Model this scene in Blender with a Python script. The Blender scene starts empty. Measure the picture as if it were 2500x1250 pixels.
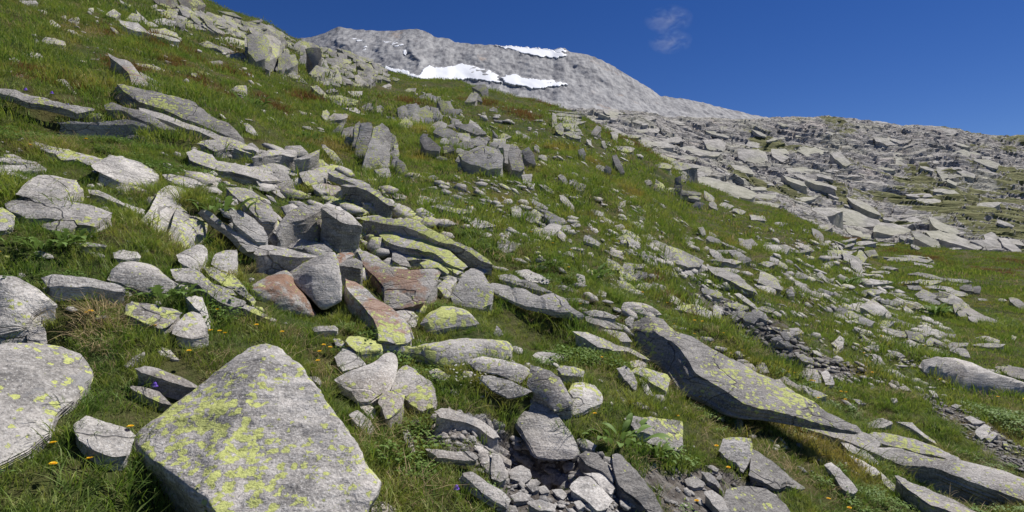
import bpy, bmesh, math, random
import numpy as np
from mathutils import Vector
from mathutils.geometry import delaunay_2d_cdt

# ------------------------------------------------------------------ camera, sky, sun, exposure
scn = bpy.context.scene
COL = scn.collection
F = 1388.0                      # focal length in photograph pixels (2500 wide)
cam_d = bpy.data.cameras.new("camera")
cam_d.sensor_width = 36.0
cam_d.lens = 36.0 * F / 2500.0
cam_d.clip_start = 0.05
cam_d.clip_end = 9000
cam = bpy.data.objects.new("camera", cam_d)
COL.objects.link(cam)
cam.location = (0, 0, 0)        # eye height is the origin; the ground lies below
cam.rotation_euler = (math.radians(90), 0, 0)
scn.camera = cam

SUN_AZ, SUN_EL = math.radians(56), math.radians(56)   # azimuth measured from +Y towards +X
world = bpy.data.worlds.new("World")
scn.world = world
world.use_nodes = True
wn = world.node_tree
bg = wn.nodes["Background"]
sky = wn.nodes.new("ShaderNodeTexSky")
sky.sky_type = 'NISHITA'
sky.sun_disc = False
sky.sun_elevation = SUN_EL
sky.sun_rotation = SUN_AZ
sky.altitude = 2600
sky.air_density = 1.0
sky.dust_density = 0.0
sky.ozone_density = 2.0
hsv = wn.nodes.new("ShaderNodeHueSaturation")      # polarised deep-blue mountain sky
hsv.inputs["Hue"].default_value = 0.518
hsv.inputs["Saturation"].default_value = 1.33
wn.links.new(sky.outputs[0], hsv.inputs["Color"])
wn.links.new(hsv.outputs[0], bg.inputs[0])
bg.inputs[1].default_value = 0.064

sun_d = bpy.data.lights.new("sun", 'SUN')
sun_d.energy = 5.0
sun_d.angle = math.radians(0.53)
sun_d.color = (1.0, 0.955, 0.885)
sun = bpy.data.objects.new("sun", sun_d)
COL.objects.link(sun)
sv = Vector((math.cos(SUN_EL) * math.sin(SUN_AZ), math.cos(SUN_EL) * math.cos(SUN_AZ), math.sin(SUN_EL)))
sun.rotation_euler = sv.to_track_quat('Z', 'Y').to_euler()
sun.location = sv * 50
scn.view_settings.view_transform = 'Standard'
scn.view_settings.look = 'None'
scn.view_settings.exposure = 0.22
scn.view_settings.gamma = 1.0
scn.view_settings.use_curve_mapping = False

random.seed(7)
RNG = np.random.default_rng(7)

# ------------------------------------------------------------------ noise helpers
def _hash(ix, iy, iz, seed):
    h = (ix.astype(np.int64) * 374761393 + iy.astype(np.int64) * 668265263 + iz.astype(np.int64) * 2147483647 + seed * 144665) & 0xffffffff
    h = ((h ^ (h >> 13)) * 1274126177) & 0xffffffff
    h = ((h ^ (h >> 16)) * 2246822519) & 0xffffffff
    return ((h ^ (h >> 15)) & 0xffffff) / float(0xffffff)

def vnoise(x, y, z=None, seed=0):
    x = np.asarray(x, float); y = np.asarray(y, float)
    z = np.zeros_like(x) if z is None else np.asarray(z, float)
    fx, fy, fz = np.floor(x), np.floor(y), np.floor(z)
    tx, ty, tz = x - fx, y - fy, z - fz
    tx = tx * tx * (3 - 2 * tx); ty = ty * ty * (3 - 2 * ty); tz = tz * tz * (3 - 2 * tz)
    r = 0
    for a in (0, 1):
        for b in (0, 1):
            for c in (0, 1):
                w = (tx if a else 1 - tx) * (ty if b else 1 - ty) * (tz if c else 1 - tz)
                r = r + w * _hash(fx + a, fy + b, fz + c, seed)
    return r * 2 - 1

def fbm(x, y, z=None, oct=4, seed=0, gain=0.5):
    r = 0; a = 1.0; f = 1.0
    for o in range(oct):
        r = r + a * vnoise(np.asarray(x) * f + 17.3 * o, np.asarray(y) * f - 9.1 * o, None if z is None else np.asarray(z) * f + 3.7 * o, seed + o)
        a *= gain; f *= 2.03
    return r

def ridged(x, y, z=None, oct=4, seed=0):
    r = 0; a = 1.0; f = 1.0
    for o in range(oct):
        r = r + a * (1 - 2 * np.abs(vnoise(np.asarray(x) * f, np.asarray(y) * f, None if z is None else np.asarray(z) * f, seed + o)))
        a *= 0.5; f *= 2.1
    return r

def worley(x, y, seed=0):
    """distance to nearest and second nearest feature point, and cell id"""
    fx, fy = np.floor(x), np.floor(y)
    d1 = np.full(x.shape, 9.0); d2 = np.full(x.shape, 9.0); cid = np.zeros(x.shape)
    o = np.zeros_like(fx)
    for a in (-1, 0, 1):
        for b in (-1, 0, 1):
            px = fx + a + _hash(fx + a, fy + b, o, seed)
            py = fy + b + _hash(fx + a, fy + b, o, seed + 5)
            ids = _hash(fx + a, fy + b, o, seed + 9)
            d = np.hypot(px - x, py - y)
            nearer = d < d1
            d2 = np.where(nearer, d1, np.minimum(d2, d))
            cid = np.where(nearer, ids, cid)
            d1 = np.where(nearer, d, d1)
    return d1, d2, cid

def smooth(a, b, x):
    t = np.clip((x - a) / (b - a), 0, 1)
    return t * t * (3 - 2 * t)

# ------------------------------------------------------------------ object helpers
def tag(o, label=None, cat=None, group=None, kind=None):
    if label: o["label"] = label
    if cat: o["category"] = cat
    if group: o["group"] = group
    if kind: o["kind"] = kind
    return o

def empty(name, loc=(0, 0, 0)):
    o = bpy.data.objects.new(name, None)
    COL.objects.link(o)
    o.location = loc
    return o

def mesh_np(name, verts, faces_flat, loop_counts):
    """fast mesh from numpy arrays"""
    me = bpy.data.meshes.new(name)
    verts = np.ascontiguousarray(verts, np.float32)
    me.vertices.add(len(verts)); me.vertices.foreach_set("co", verts.ravel())
    me.loops.add(len(faces_flat)); me.loops.foreach_set("vertex_index", np.asarray(faces_flat, np.int32))
    lc = np.asarray(loop_counts, np.int32)
    me.polygons.add(len(lc))
    me.polygons.foreach_set("loop_start", np.concatenate([[0], np.cumsum(lc)[:-1]]).astype(np.int32))
    me.update(calc_edges=True)
    me.validate()
    return me

def grid_mesh(name, P):
    """P: (rows, cols, 3) -> quad mesh"""
    r, c = P.shape[:2]
    idx = np.arange(r * c).reshape(r, c)
    q = np.stack([idx[:-1, :-1], idx[:-1, 1:], idx[1:, 1:], idx[1:, :-1]], -1).reshape(-1)
    return mesh_np(name, P.reshape(-1, 3), q, np.full((r - 1) * (c - 1), 4))

def link(name, me, mat, parent=None, loc=None, smooth_shade=True):
    o = bpy.data.objects.new(name, me)
    COL.objects.link(o)
    if mat is not None and not me.materials: me.materials.append(mat)
    if loc is not None: o.location = loc
    if parent is not None: o.parent = parent
    if smooth_shade:
        me.polygons.foreach_set("use_smooth", np.ones(len(me.polygons), bool))
    return o

# ------------------------------------------------------------------ material helpers
class NT:
    def __init__(self, name):
        self.mat = bpy.data.materials.new(name); self.mat.use_nodes = True
        self.t = self.mat.node_tree
        self.bsdf = self.t.nodes["Principled BSDF"]
        self.out = self.t.nodes["Material Output"]
    def n(self, typ, **kw):
        nd = self.t.nodes.new(typ)
        for k, v in kw.items(): setattr(nd, k, v)
        return nd
    def l(self, a, b): self.t.links.new(a, b)
    def val(self, sock, v):
        if isinstance(v, (int, float, tuple)): sock.default_value = v
        else: self.l(v, sock)
    def math(self, op, a, b=None, c=None):
        m = self.n("ShaderNodeMath", operation=op)
        self.val(m.inputs[0], a)
        if b is not None: self.val(m.inputs[1], b)
        if c is not None: self.val(m.inputs[2], c)
        return m.outputs[0]
    def mix(self, f, a, b):
        m = self.n("ShaderNodeMix", data_type='RGBA')
        self.val(m.inputs[0], f)
        for s, v in ((m.inputs[6], a), (m.inputs[7], b)):
            if isinstance(v, tuple): s.default_value = (*v[:3], 1)
            else: self.l(v, s)
        return m.outputs[2]
    def mul(self, a, b):
        m = self.n("ShaderNodeMix", data_type='RGBA', blend_type='MULTIPLY')
        m.inputs[0].default_value = 1
        self.val(m.inputs[6], (*a, 1) if isinstance(a, tuple) else a); self.val(m.inputs[7], (*b, 1) if isinstance(b, tuple) else b)
        return m.outputs[2]
    def noise(self, vec, scale, detail=4, rough=0.55, dist=0.0):
        nd = self.n("ShaderNodeTexNoise")
        nd.inputs["Scale"].default_value = scale; nd.inputs["Detail"].default_value = detail
        nd.inputs["Roughness"].default_value = rough; nd.inputs["Distortion"].default_value = dist
        self.l(vec, nd.inputs["Vector"])
        return nd.outputs["Fac"]
    def ramp(self, f, a, b):
        m = self.n("ShaderNodeMapRange", interpolation_type='SMOOTHSTEP')
        self.val(m.inputs[0], f); self.val(m.inputs[1], a); self.val(m.inputs[2], b)
        return m.outputs[0]
    def pos(self): return self.n("ShaderNodeNewGeometry").outputs["Position"]
    def mapping(self, vec, scale=(1, 1, 1), rot=(0, 0, 0)):
        m = self.n("ShaderNodeMapping"); self.l(vec, m.inputs[0])
        m.inputs["Scale"].default_value = scale; m.inputs["Rotation"].default_value = rot
        return m.outputs[0]
    def prop(self, name):
        a = self.n("ShaderNodeAttribute", attribute_type='OBJECT'); a.attribute_name = name
        return a.outputs["Fac"]
    def attr(self, name):
        a = self.n("ShaderNodeAttribute", attribute_type='GEOMETRY'); a.attribute_name = name
        return a.outputs["Fac"]
    def bump(self, h, strength, dist):
        b = self.n("ShaderNodeBump"); b.inputs["Strength"].default_value = strength
        b.inputs["Distance"].default_value = dist
        self.l(h, b.inputs["Height"]); self.l(b.outputs[0], self.bsdf.inputs["Normal"])
    def finish(self, col, rough=0.9, spec=0.25):
        self.val(self.bsdf.inputs["Base Color"], (*col, 1) if isinstance(col, tuple) else col)
        self.val(self.bsdf.inputs["Roughness"], rough)
        self.bsdf.inputs["Specular IOR Level"].default_value = spec
        return self.mat

def rock_material():
    m = NT("lichen_rock")
    P = m.pos()
    tone, li, ru = m.prop("tone"), m.prop("lichen"), m.prop("rust")
    nsep = m.n("ShaderNodeSeparateXYZ"); m.l(m.n("ShaderNodeNewGeometry").outputs["True Normal"], nsep.inputs[0])
    expo = m.ramp(nsep.outputs[2], -0.15, 0.5)             # lichen grows on the open faces
    li = m.math('MULTIPLY', li, m.math('ADD', 0.25, m.math('MULTIPLY', expo, 0.75)))
    rnd = m.n("ShaderNodeObjectInfo").outputs["Random"]
    mott = m.noise(P, 2.6, 6, 0.62)
    fine = m.noise(P, 55.0, 4, 0.7)
    grain = m.noise(P, 85.0, 3, 0.7)
    streak = m.noise(m.mapping(P, (5, 9, 34), (0.35, 0.2, 0.5)), 1.0, 5, 0.65, 0.6)
    f = m.math('ADD', m.math('MULTIPLY', mott, 0.45), m.math('MULTIPLY', fine, 0.25))
    f = m.math('ADD', f, m.math('MULTIPLY', streak, 0.30))
    c = m.mix(m.ramp(f, 0.36, 0.64), (0.135, 0.128, 0.121), (0.53, 0.50, 0.465))
    warm = m.ramp(m.noise(P, 1.1, 4, 0.6), 0.48, 0.72)
    c = m.mix(m.math('MULTIPLY', warm, 0.55), c, (0.36, 0.30, 0.25))
    # quartz grains and black mica flecks
    c = m.mix(m.math('MULTIPLY', m.ramp(grain, 0.55, 0.66), 0.6), c, (0.62, 0.61, 0.59))
    c = m.mix(m.math('MULTIPLY', m.ramp(grain, 0.45, 0.35), 0.55), c, (0.07, 0.07, 0.072))
    # old grey-blue and blackish crusts
    cr = m.ramp(m.noise(P, 6.3, 4, 0.6, 0.4), 0.60, 0.66)
    c = m.mix(m.math('MULTIPLY', cr, 0.6), c, (0.24, 0.238, 0.24))
    bl = m.ramp(m.noise(P, 17.0, 5, 0.7), 0.64, 0.70)
    c = m.mix(m.math('MULTIPLY', bl, 0.6), c, (0.045, 0.043, 0.04))
    # joints and cleavage cracks
    wob = m.n("ShaderNodeTexNoise"); wob.inputs["Scale"].default_value = 2.2; wob.inputs["Detail"].default_value = 3; m.l(P, wob.inputs["Vector"])
    vm = m.n("ShaderNodeVectorMath", operation='MULTIPLY_ADD'); m.l(wob.outputs["Color"], vm.inputs[0]); vm.inputs[1].default_value = (0.35, 0.35, 0.35); m.l(P, vm.inputs[2])
    vc = m.n("ShaderNodeTexVoronoi"); vc.feature = 'DISTANCE_TO_EDGE'; vc.inputs["Scale"].default_value = 1.6
    m.l(m.mapping(vm.outputs[0], (1, 1.4, 3.2), (0.35, 0.2, 0.5)), vc.inputs["Vector"])
    crk = m.math('MULTIPLY', m.ramp(vc.outputs["Distance"], 0.017, 0.004), m.math('MULTIPLY', m.prop("crack"), m.ramp(m.noise(P, 1.7, 2), 0.48, 0.56)))
    c = m.mix(m.math('MULTIPLY', crk, 0.8), c, (0.05, 0.046, 0.042))
    # rust stains
    rm = m.math('MULTIPLY', ru, m.ramp(m.math('ADD', m.noise(P, 3.2, 5, 0.65), m.math('MULTIPLY', ru, 0.12)), 0.53, 0.62))
    c = m.mix(rm, c, m.mix(m.noise(P, 14, 4), (0.22, 0.075, 0.03), (0.34, 0.19, 0.10)))
    tn = m.math('MULTIPLY', tone, m.math('ADD', 0.86, m.math('MULTIPLY', rnd, 0.28)))
    comb = m.n("ShaderNodeCombineXYZ")
    for i in range(3): m.l(tn, comb.inputs[i])
    c = m.mul(c, comb.outputs[0])
    # yellow map lichen: crisp-edged islands of many sizes
    big = m.noise(P, 2.2, 2, 0.5)
    isl = m.noise(P, 16.0, 6, 0.68, 0.45)
    vor = m.n("ShaderNodeTexVoronoi"); vor.feature = 'F1'; vor.inputs["Scale"].default_value = 22.0
    m.l(P, vor.inputs["Vector"])
    blob = m.math('SUBTRACT', 0.55, vor.outputs["Distance"])
    isl = m.math('ADD', m.math('MULTIPLY', isl, 0.55), m.math('MULTIPLY', m.noise(P, 38.0, 4, 0.65, 0.3), 0.45))
    lf = m.math('ADD', m.math('MULTIPLY', isl, 0.85), m.math('MULTIPLY', blob, 0.28))
    lf = m.math('ADD', lf, m.math('MULTIPLY', m.math('SUBTRACT', big, 0.5), 0.55))
    th = m.math('SUBTRACT', 0.60, m.math('MULTIPLY', li, 0.22))
    lm = m.ramp(m.math('SUBTRACT', lf, th), 0.0, 0.022)
    rim = m.math('MULTIPLY', m.ramp(m.math('SUBTRACT', lf, th), -0.02, 0.0), 0.4)
    c = m.mix(rim, c, (0.10, 0.10, 0.085))
    lcol = m.mix(m.noise(P, 30, 3), (0.40, 0.43, 0.125), (0.53, 0.56, 0.215))
    lcol = m.mix(m.math('MULTIPLY', m.ramp(fine, 0.52, 0.34), 0.65), lcol, (0.16, 0.165, 0.06))
    c = m.mix(lm, c, lcol)
    h = m.math('ADD', m.math('MULTIPLY', fine, 0.6), m.math('MULTIPLY', streak, 0.8))
    h = m.math('ADD', h, m.math('MULTIPLY', mott, 1.2))
    h = m.math('ADD', h, m.math('MULTIPLY', grain, 0.15))
    h = m.math('SUBTRACT', h, m.math('MULTIPLY', crk, 1.5))
    m.bump(h, 0.65, 0.024)
    return m.finish(c, 0.82, 0.3)

def ground_material():
    m = NT("alpine_turf_soil")
    P = m.pos()
    a = m.noise(P, 1.3, 5, 0.6); b = m.noise(P, 14, 5, 0.7)
    c = m.mix(m.ramp(a, 0.35, 0.65), (0.045, 0.065, 0.018), (0.085, 0.075, 0.03))
    c = m.mix(m.math('MULTIPLY', m.ramp(b, 0.5, 0.7), 0.5), c, (0.11, 0.085, 0.05))
    g = m.attr("gravel")
    gc = m.mix(m.ramp(b, 0.35, 0.65), (0.07, 0.06, 0.052), (0.19, 0.175, 0.16))
    c = m.mix(g, c, gc)
    m.bump(m.math('ADD', b, m.math('MULTIPLY', m.noise(P, 60, 3), 0.4)), 0.9, 0.03)
    return m.finish(c, 0.95, 0.1)

def grass_material(name, green, yellow, brown, brown_amt):
    m = NT(name)
    P = m.pos()
    a = m.noise(P, 0.55, 4, 0.6)
    b = m.noise(P, 2.8, 4, 0.6)
    c2 = m.noise(P, 23, 2, 0.5)
    c = m.mix(m.ramp(b, 0.34, 0.68), green, yellow)
    br = m.ramp(m.math('ADD', m.math('MULTIPLY', a, 0.7), m.math('MULTIPLY', b, 0.3)), 0.53, 0.66)
    c = m.mix(m.math('MULTIPLY', br, brown_amt), c, brown)
    c = m.mix(m.math('MULTIPLY', m.ramp(c2, 0.50, 0.70), 0.5), c, (0.40, 0.34, 0.17))
    c = m.mix(m.math('MULTIPLY', m.ramp(c2, 0.48, 0.30), 0.55), c, (0.05, 0.10, 0.02))
    m.finish(c, 0.6, 0.25)
    tr = m.n("ShaderNodeBsdfTranslucent"); m.l(m.mul(c, (1.15, 1.2, 0.6)), tr.inputs[0])
    mx = m.n("ShaderNodeMixShader"); mx.inputs[0].default_value = 0.35
    m.l(m.bsdf.outputs[0], mx.inputs[1]); m.l(tr.outputs[0], mx.inputs[2])
    m.l(mx.outputs[0], m.out.inputs[0])
    return m.mat

def plain(name, col, rough=0.7, trans=0.0, var=0.25, scale=40):
    m = NT(name)
    n = m.noise(m.pos(), scale, 3)
    c = m.mix(n, tuple(x * (1 - var) for x in col), tuple(min(1, x * (1 + var)) for x in col))
    m.finish(c, rough, 0.25)
    if trans:
        tr = m.n("ShaderNodeBsdfTranslucent"); m.l(c, tr.inputs[0])
        mx = m.n("ShaderNodeMixShader"); mx.inputs[0].default_value = trans
        m.l(m.bsdf.outputs[0], mx.inputs[1]); m.l(tr.outputs[0], mx.inputs[2]); m.l(mx.outputs[0], m.out.inputs[0])
    return m.mat

def far_rock_material():
    m = NT("far_slab_rock")
    P = m.pos()
    a = m.noise(P, 0.05, 5, 0.6); b = m.noise(P, 0.5, 5, 0.65); d = m.noise(m.mapping(P, (0.25, 0.25, 2.0), (0.1, 0.25, 0)), 1.0, 5, 0.6)
    c = m.mix(m.ramp(m.math('ADD', m.math('MULTIPLY', b, 0.5), m.math('MULTIPLY', d, 0.5)), 0.33, 0.66), (0.21, 0.20, 0.19), (0.50, 0.475, 0.445))
    c = m.mix(m.math('MULTIPLY', m.ramp(a, 0.46, 0.62), 0.35), c, (0.40, 0.40, 0.27))        # pale yellow-green lichen
    c = m.mix(m.math('MULTIPLY', m.ramp(m.noise(P, 0.08, 4), 0.56, 0.68), 0.45), c, (0.47, 0.40, 0.36))
    c = m.mix(m.math('MULTIPLY', m.ramp(m.noise(P, 1.6, 4, 0.7), 0.58, 0.68), 0.6), c, (0.10, 0.085, 0.085))
    for sc_, w_ in ((0.10, 0.03), (0.30, 0.05)):
        vc = m.n("ShaderNodeTexVoronoi"); vc.feature = 'DISTANCE_TO_EDGE'; vc.inputs["Scale"].default_value = sc_
        wob = m.n("ShaderNodeTexNoise"); wob.inputs["Scale"].default_value = 0.2; wob.inputs["Detail"].default_value = 3; m.l(P, wob.inputs["Vector"])
        vm = m.n("ShaderNodeVectorMath", operation='MULTIPLY_ADD'); m.l(wob.outputs["Color"], vm.inputs[0]); vm.inputs[1].default_value = (5, 5, 5); m.l(P, vm.inputs[2])
        m.l(m.mapping(vm.outputs[0], (0.8, 0.8, 2.2), (0.1, 0.3, 0.2)), vc.inputs["Vector"])
        c = m.mix(m.math('MULTIPLY', m.ramp(vc.outputs["Distance"], w_, w_ * .25), 0.75), c, (0.075, 0.068, 0.06))
    g = m.ramp(m.math('ADD', m.attr("grass"), m.math('MULTIPLY', m.math('SUBTRACT', b, 0.5), 0.9)), 0.42, 0.58)
    gc = m.mix(m.noise(P, 0.4, 4), (0.10, 0.125, 0.04), (0.19, 0.17, 0.075))
    c = m.mix(g, c, gc)
    m.bump(m.math('ADD', b, d), 0.8, 0.8)
    return m.finish(c, 0.9, 0.15)

def mountain_material():
    m = NT("mountain_rock")
    P = m.pos()
    a = m.noise(P, 0.012, 6, 0.65); b = m.noise(m.mapping(P, (1.6, 0.6, 0.45), (0, 0.55, 0)), 0.085, 6, 0.72); d = m.noise(m.mapping(P, (0.11, 0.02, 0.03), (0, 0.7, 0)), 1.0, 6, 0.7)
    up = m.attr("cliff")
    f = m.math('ADD', m.math('MULTIPLY', b, 0.45), m.math('MULTIPLY', d, 0.55))
    c1 = m.mix(m.ramp(f, 0.36, 0.64), (0.17, 0.17, 0.185), (0.43, 0.43, 0.43))
    c2 = m.mix(m.ramp(f, 0.36, 0.64), (0.25, 0.245, 0.24), (0.45, 0.44, 0.43))
    c = m.mix(up, c2, c1)
    c = m.mix(m.math('MULTIPLY', m.ramp(a, 0.60, 0.70), 0.55), c, (0.42, 0.31, 0.23))
    m.bump(m.math('ADD', b, m.math('MULTIPLY', m.noise(P, 0.4, 4), 0.5)), 0.5, 2.2)
    return m.finish(c, 0.92, 0.1)

MAT_ROCK = rock_material()
MAT_GROUND = ground_material()
MAT_FAR = far_rock_material()
MAT_MTN = mountain_material()
MAT_SNOW = plain("old_snow", (0.86, 0.88, 0.92), 0.6, 0, 0.04, 0.2)

# ------------------------------------------------------------------ terrain of the near slope
H0 = 2.1                                            # height of the eye above the ground plane below
SIL = np.array([(-2500, -1050), (-800, -500), (0, -190), (300, -75), (500, 2), (560, 27), (640, 55), (700, 92), (760, 112), (800, 132), (900, 165),
    (960, 188), (1000, 198), (1100, 206), (1180, 220), (1260, 240), (1340, 265), (1400, 278), (1450, 303), (1500, 335), (1560, 358), (1620, 398),
    (1680, 440), (1720, 456), (1800, 486), (1900, 512), (2000, 556), (2060, 578), (2150, 594), (2250, 602), (2400, 612), (2500, 618), (3300, 700), (5000, 900)], float)
DST = np.array([(-2500, 45), (0, 46), (500, 46), (800, 43), (1000, 40), (1300, 38), (1600, 34), (1800, 38), (2100, 44), (2500, 50), (5000, 60)], float)
_sx, _se = (SIL[:, 0] - 1250) / F, (625 - SIL[:, 1]) / F
_dx, _dd = (DST[:, 0] - 1250) / F, DST[:, 1]
PITS = []                                            # (x, y, radius, depth) hollows under propped slabs

def zt(x, y, pits=True):
    x = np.asarray(x, float); y = np.asarray(y, float)
    t = np.maximum(y, 1.4)
    dx = x / t
    es = np.interp(dx, _sx, _se); D = np.interp(dx, _dx, _dd)
    s = es + H0 / D
    over = np.maximum(t - D, 0)
    z = t * s - H0 - 0.02 * over ** 2
    z = z + (y - t) * 0.25
    a1 = 0.11 * np.clip(t / 6, 0.35, 1.0)
    z = z + a1 * fbm(x / 1.3, y / 1.3, oct=3, seed=3) + 0.35 * fbm(x / 6.5, y / 6.5, oct=3, seed=8) * smooth(4, 16, t)
    z = z + 0.03 * fbm(x / 0.3, y / 0.3, oct=2, seed=12)
    if pits:
        for (px, py, pr, pd) in PITS:
            z = z - pd * np.exp(-((x - px) ** 2 + (y - py) ** 2) / (pr * pr))
    return z

_TT = np.exp(np.linspace(math.log(1.0), math.log(66), 620))
_UC = np.arange(-400, 2905, 6.0)
TABLE = {}
def make_table(key, pits):
    dxs = (_UC - 1250) / F
    Z = zt(dxs[:, None] * _TT[None, :], np.broadcast_to(_TT[None, :], (len(dxs), len(_TT))), pits) / _TT
    TABLE[key] = np.maximum.accumulate(Z, axis=1)
make_table(0, False)
def ray(u, v, pits=True):
    """depth along the viewing ray through photograph pixel (u, v) where it meets the slope"""
    e = (625 - v) / F
    f = min(max((u - _UC[0]) / 6.0, 0), len(_UC) - 1.001); i = int(f); w = f - i
    T = TABLE[1] if (pits and 1 in TABLE) else TABLE[0]
    def one(row):
        j = int(np.searchsorted(row, e))
        if j >= len(_TT): return float(_TT[int(np.argmax(row))])
        if j == 0: return float(_TT[0])
        a, b = row[j - 1], row[j]
        return float(_TT[j - 1] + (_TT[j] - _TT[j - 1]) * (e - a) / max(b - a, 1e-9))
    return one(T[i]) * (1 - w) + one(T[i + 1]) * w

def at(u, v, pits=True):
    t = ray(u, v, pits)
    return np.array([(u - 1250) / F * t, t, (625 - v) / F * t])

def normals(x, y):
    e = np.maximum(0.25, 0.03 * y)
    n = np.stack([-(zt(x + e, y) - zt(x - e, y)) / (2 * e), -(zt(x, y + e) - zt(x, y - e)) / (2 * e), np.ones(len(x))], -1)
    return n / np.linalg.norm(n, axis=1)[:, None]
def normal(x, y):
    e = max(0.25, 0.03 * y)
    q = zt(np.array([x + e, x - e, x, x]), np.array([y, y, y + e, y - e]))
    n = np.array([-(q[0] - q[1]) / (2 * e), -(q[2] - q[3]) / (2 * e), 1.0])
    return n / np.linalg.norm(n)

for (u, v, r, d) in [(60, 265, 0.7, 0.5), (190, 300, 0.5, 0.35), (545, 575, 0.35, 0.4), (1330, 800, 0.4, 0.2), (1270, 1060, 0.16, 0.25),
                     (1340, 1110, 0.22, 0.25), (25, 815, 0.2, 0.25), (1600, 850, 0.35, 0.3), (450, 1230, 0.22, 0.22), (690, 590, 0.3, 0.2),
                     (740, 720, 0.2, 0.2), (1640, 455, 1.1, 1.0), (1830, 790, 0.5, 0.4), (1890, 820, 0.5, 0.35), (2350, 1200, 0.3, 0.2)]:
    p = at(u, v, False)
    PITS.append((p[0], p[1], r, d))
make_table(1, True)

def in_poly(u, v, poly):
    u = np.asarray(u); v = np.asarray(v)
    inside = np.zeros(u.shape, bool)
    n = len(poly)
    for i in range(n):
        x1, y1 = poly[i]; x2, y2 = poly[(i + 1) % n]
        if y1 == y2: continue
        c = ((y1 > v) != (y2 > v)) & (u < (x2 - x1) * (v - y1) / (y2 - y1) + x1)
        inside ^= c
    return inside

# areas of bare gravel, in photograph pixels
GRAVEL = [[(1080, 1000), (1180, 1020), (1290, 1090), (1420, 1090), (1500, 1120), (1560, 1180), (1620, 1300), (1180, 1300), (1220, 1200), (1130, 1120), (1060, 1060)],
          [(1690, 690), (1760, 730), (1850, 770), (1950, 830), (2080, 900), (2090, 940), (1990, 930), (1900, 870), (1800, 800), (1700, 730)],
          [(2240, 960), (2320, 985), (2420, 1040), (2520, 1110), (2520, 1170), (2420, 1110), (2330, 1050), (2270, 1000)],
          [(1560, 1130), (1640, 1150), (1760, 1150), (1900, 1190), (1930, 1290), (1640, 1290), (1590, 1200)]]

HEAP = [(440, 350), (620, 340), (760, 390), (900, 440), (1100, 560), (1215, 690), (1150, 745), (1000, 760), (850, 715), (640, 740), (560, 640), (480, 560), (560, 470), (480, 420)]
rows, cols = 380, 380
TG = np.exp(np.linspace(math.log(0.35), math.log(72), rows))
DG = np.linspace(-1.9, 1.9, cols)
TT, DD = np.meshgrid(TG, DG, indexing='ij')
XX = DD * np.maximum(TT, 1.6); YY = TT
ZZ = zt(XX, YY)
ground_me = grid_mesh("hillside_ground", np.stack([XX, YY, ZZ], -1))
gu = 1250 + F * XX / YY; gv = 625 - F * ZZ / YY
gm = np.zeros(gu.shape)
for poly in GRAVEL: gm = np.maximum(gm, in_poly(gu + 30 * fbm(XX * 3, YY * 3, seed=4), gv + 20 * fbm(XX * 3, YY * 3, seed=6), poly))
ga = ground_me.attributes.new("gravel", 'FLOAT', 'POINT'); ga.data.foreach_set("value", gm.ravel().astype(np.float32))
tag(link("hillside_ground", ground_me, MAT_GROUND), kind="structure")
# ------------------------------------------------------------------ far slab hillside across the gully
FSK = np.array([(300, 300), (1000, 262), (1300, 262), (1450, 268), (1560, 272), (1640, 284), (1750, 288), (1850, 290), (1890, 288), (1950, 285), (2040, 284), (2080, 290), (2150, 303), (2200, 308),
    (2230, 304), (2290, 309), (2340, 312), (2370, 325), (2440, 330), (2500, 330), (3200, 370), (4500, 500)], float)
_fx, _fe = (FSK[:, 0] - 1250) / F, (625 - FSK[:, 1]) / F
FT0, FT1 = 92.0, 330.0
def far_base(dx, t):
    e1 = np.interp(dx, _fx, _fe)
    e0 = np.minimum(np.interp(dx, _sx, _se) - 0.10, e1 - 0.12)
    w = np.clip((t - FT0) / (FT1 - FT0), -0.2, 1)
    e = e0 + (e1 - e0) * np.sign(w) * np.abs(w) ** 0.85
    z = e * t
    return z - 0.006 * np.maximum(t - FT1, 0) ** 2

def far_disp(x, y, z):
    fade = smooth(345, 318, y) * 0.75 + 0.25
    q = (z + 0.22 * x + 3.0 * fbm(x / 40, y / 40, oct=3, seed=21)) / 3.6
    fr = q - np.floor(q)
    stair = (smooth(0.55, 0.95, fr) - fr) * 2.0                  # ledges
    d1, d2, cid = worley((x + 6 * fbm(x / 14, y / 14, oct=2, seed=30)) / 13, (y + z * 0.5 + 5 * fbm(x / 11, y / 11, oct=2, seed=33)) / 11, 3)
    cell = (cid - 0.5) * 2.1
    crack = -1.5 * smooth(0.10, 0.0, d2 - d1)
    e1, e2, cid2 = worley((x + 2 * fbm(x / 5, y / 5, oct=2, seed=35)) / 4.4, (y + z) / 3.4, 8)
    cell2 = (cid2 - 0.5) * 0.9
    crack2 = -0.6 * smooth(0.12, 0.0, e2 - e1)
    rough = smooth(-0.25, 0.35, fbm(x / 30, y / 30, oct=2, seed=50))
    big = 4.5 * fbm(x / 55, y / 55, oct=3, seed=40) * smooth(340, 300, y)
    gz = smooth(0.1, -0.3, fbm(x / 26, y / 26, oct=3, seed=61))
    gk = 0.7 + 0.3 * gz
    return (big + gk * fade * (stair + cell + crack) + gk * (0.3 + 0.7 * rough) * (cell2 + crack2) + 0.2 * fbm(x / 1.6, y / 1.6, z / 1.6, oct=2, seed=44))

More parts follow.
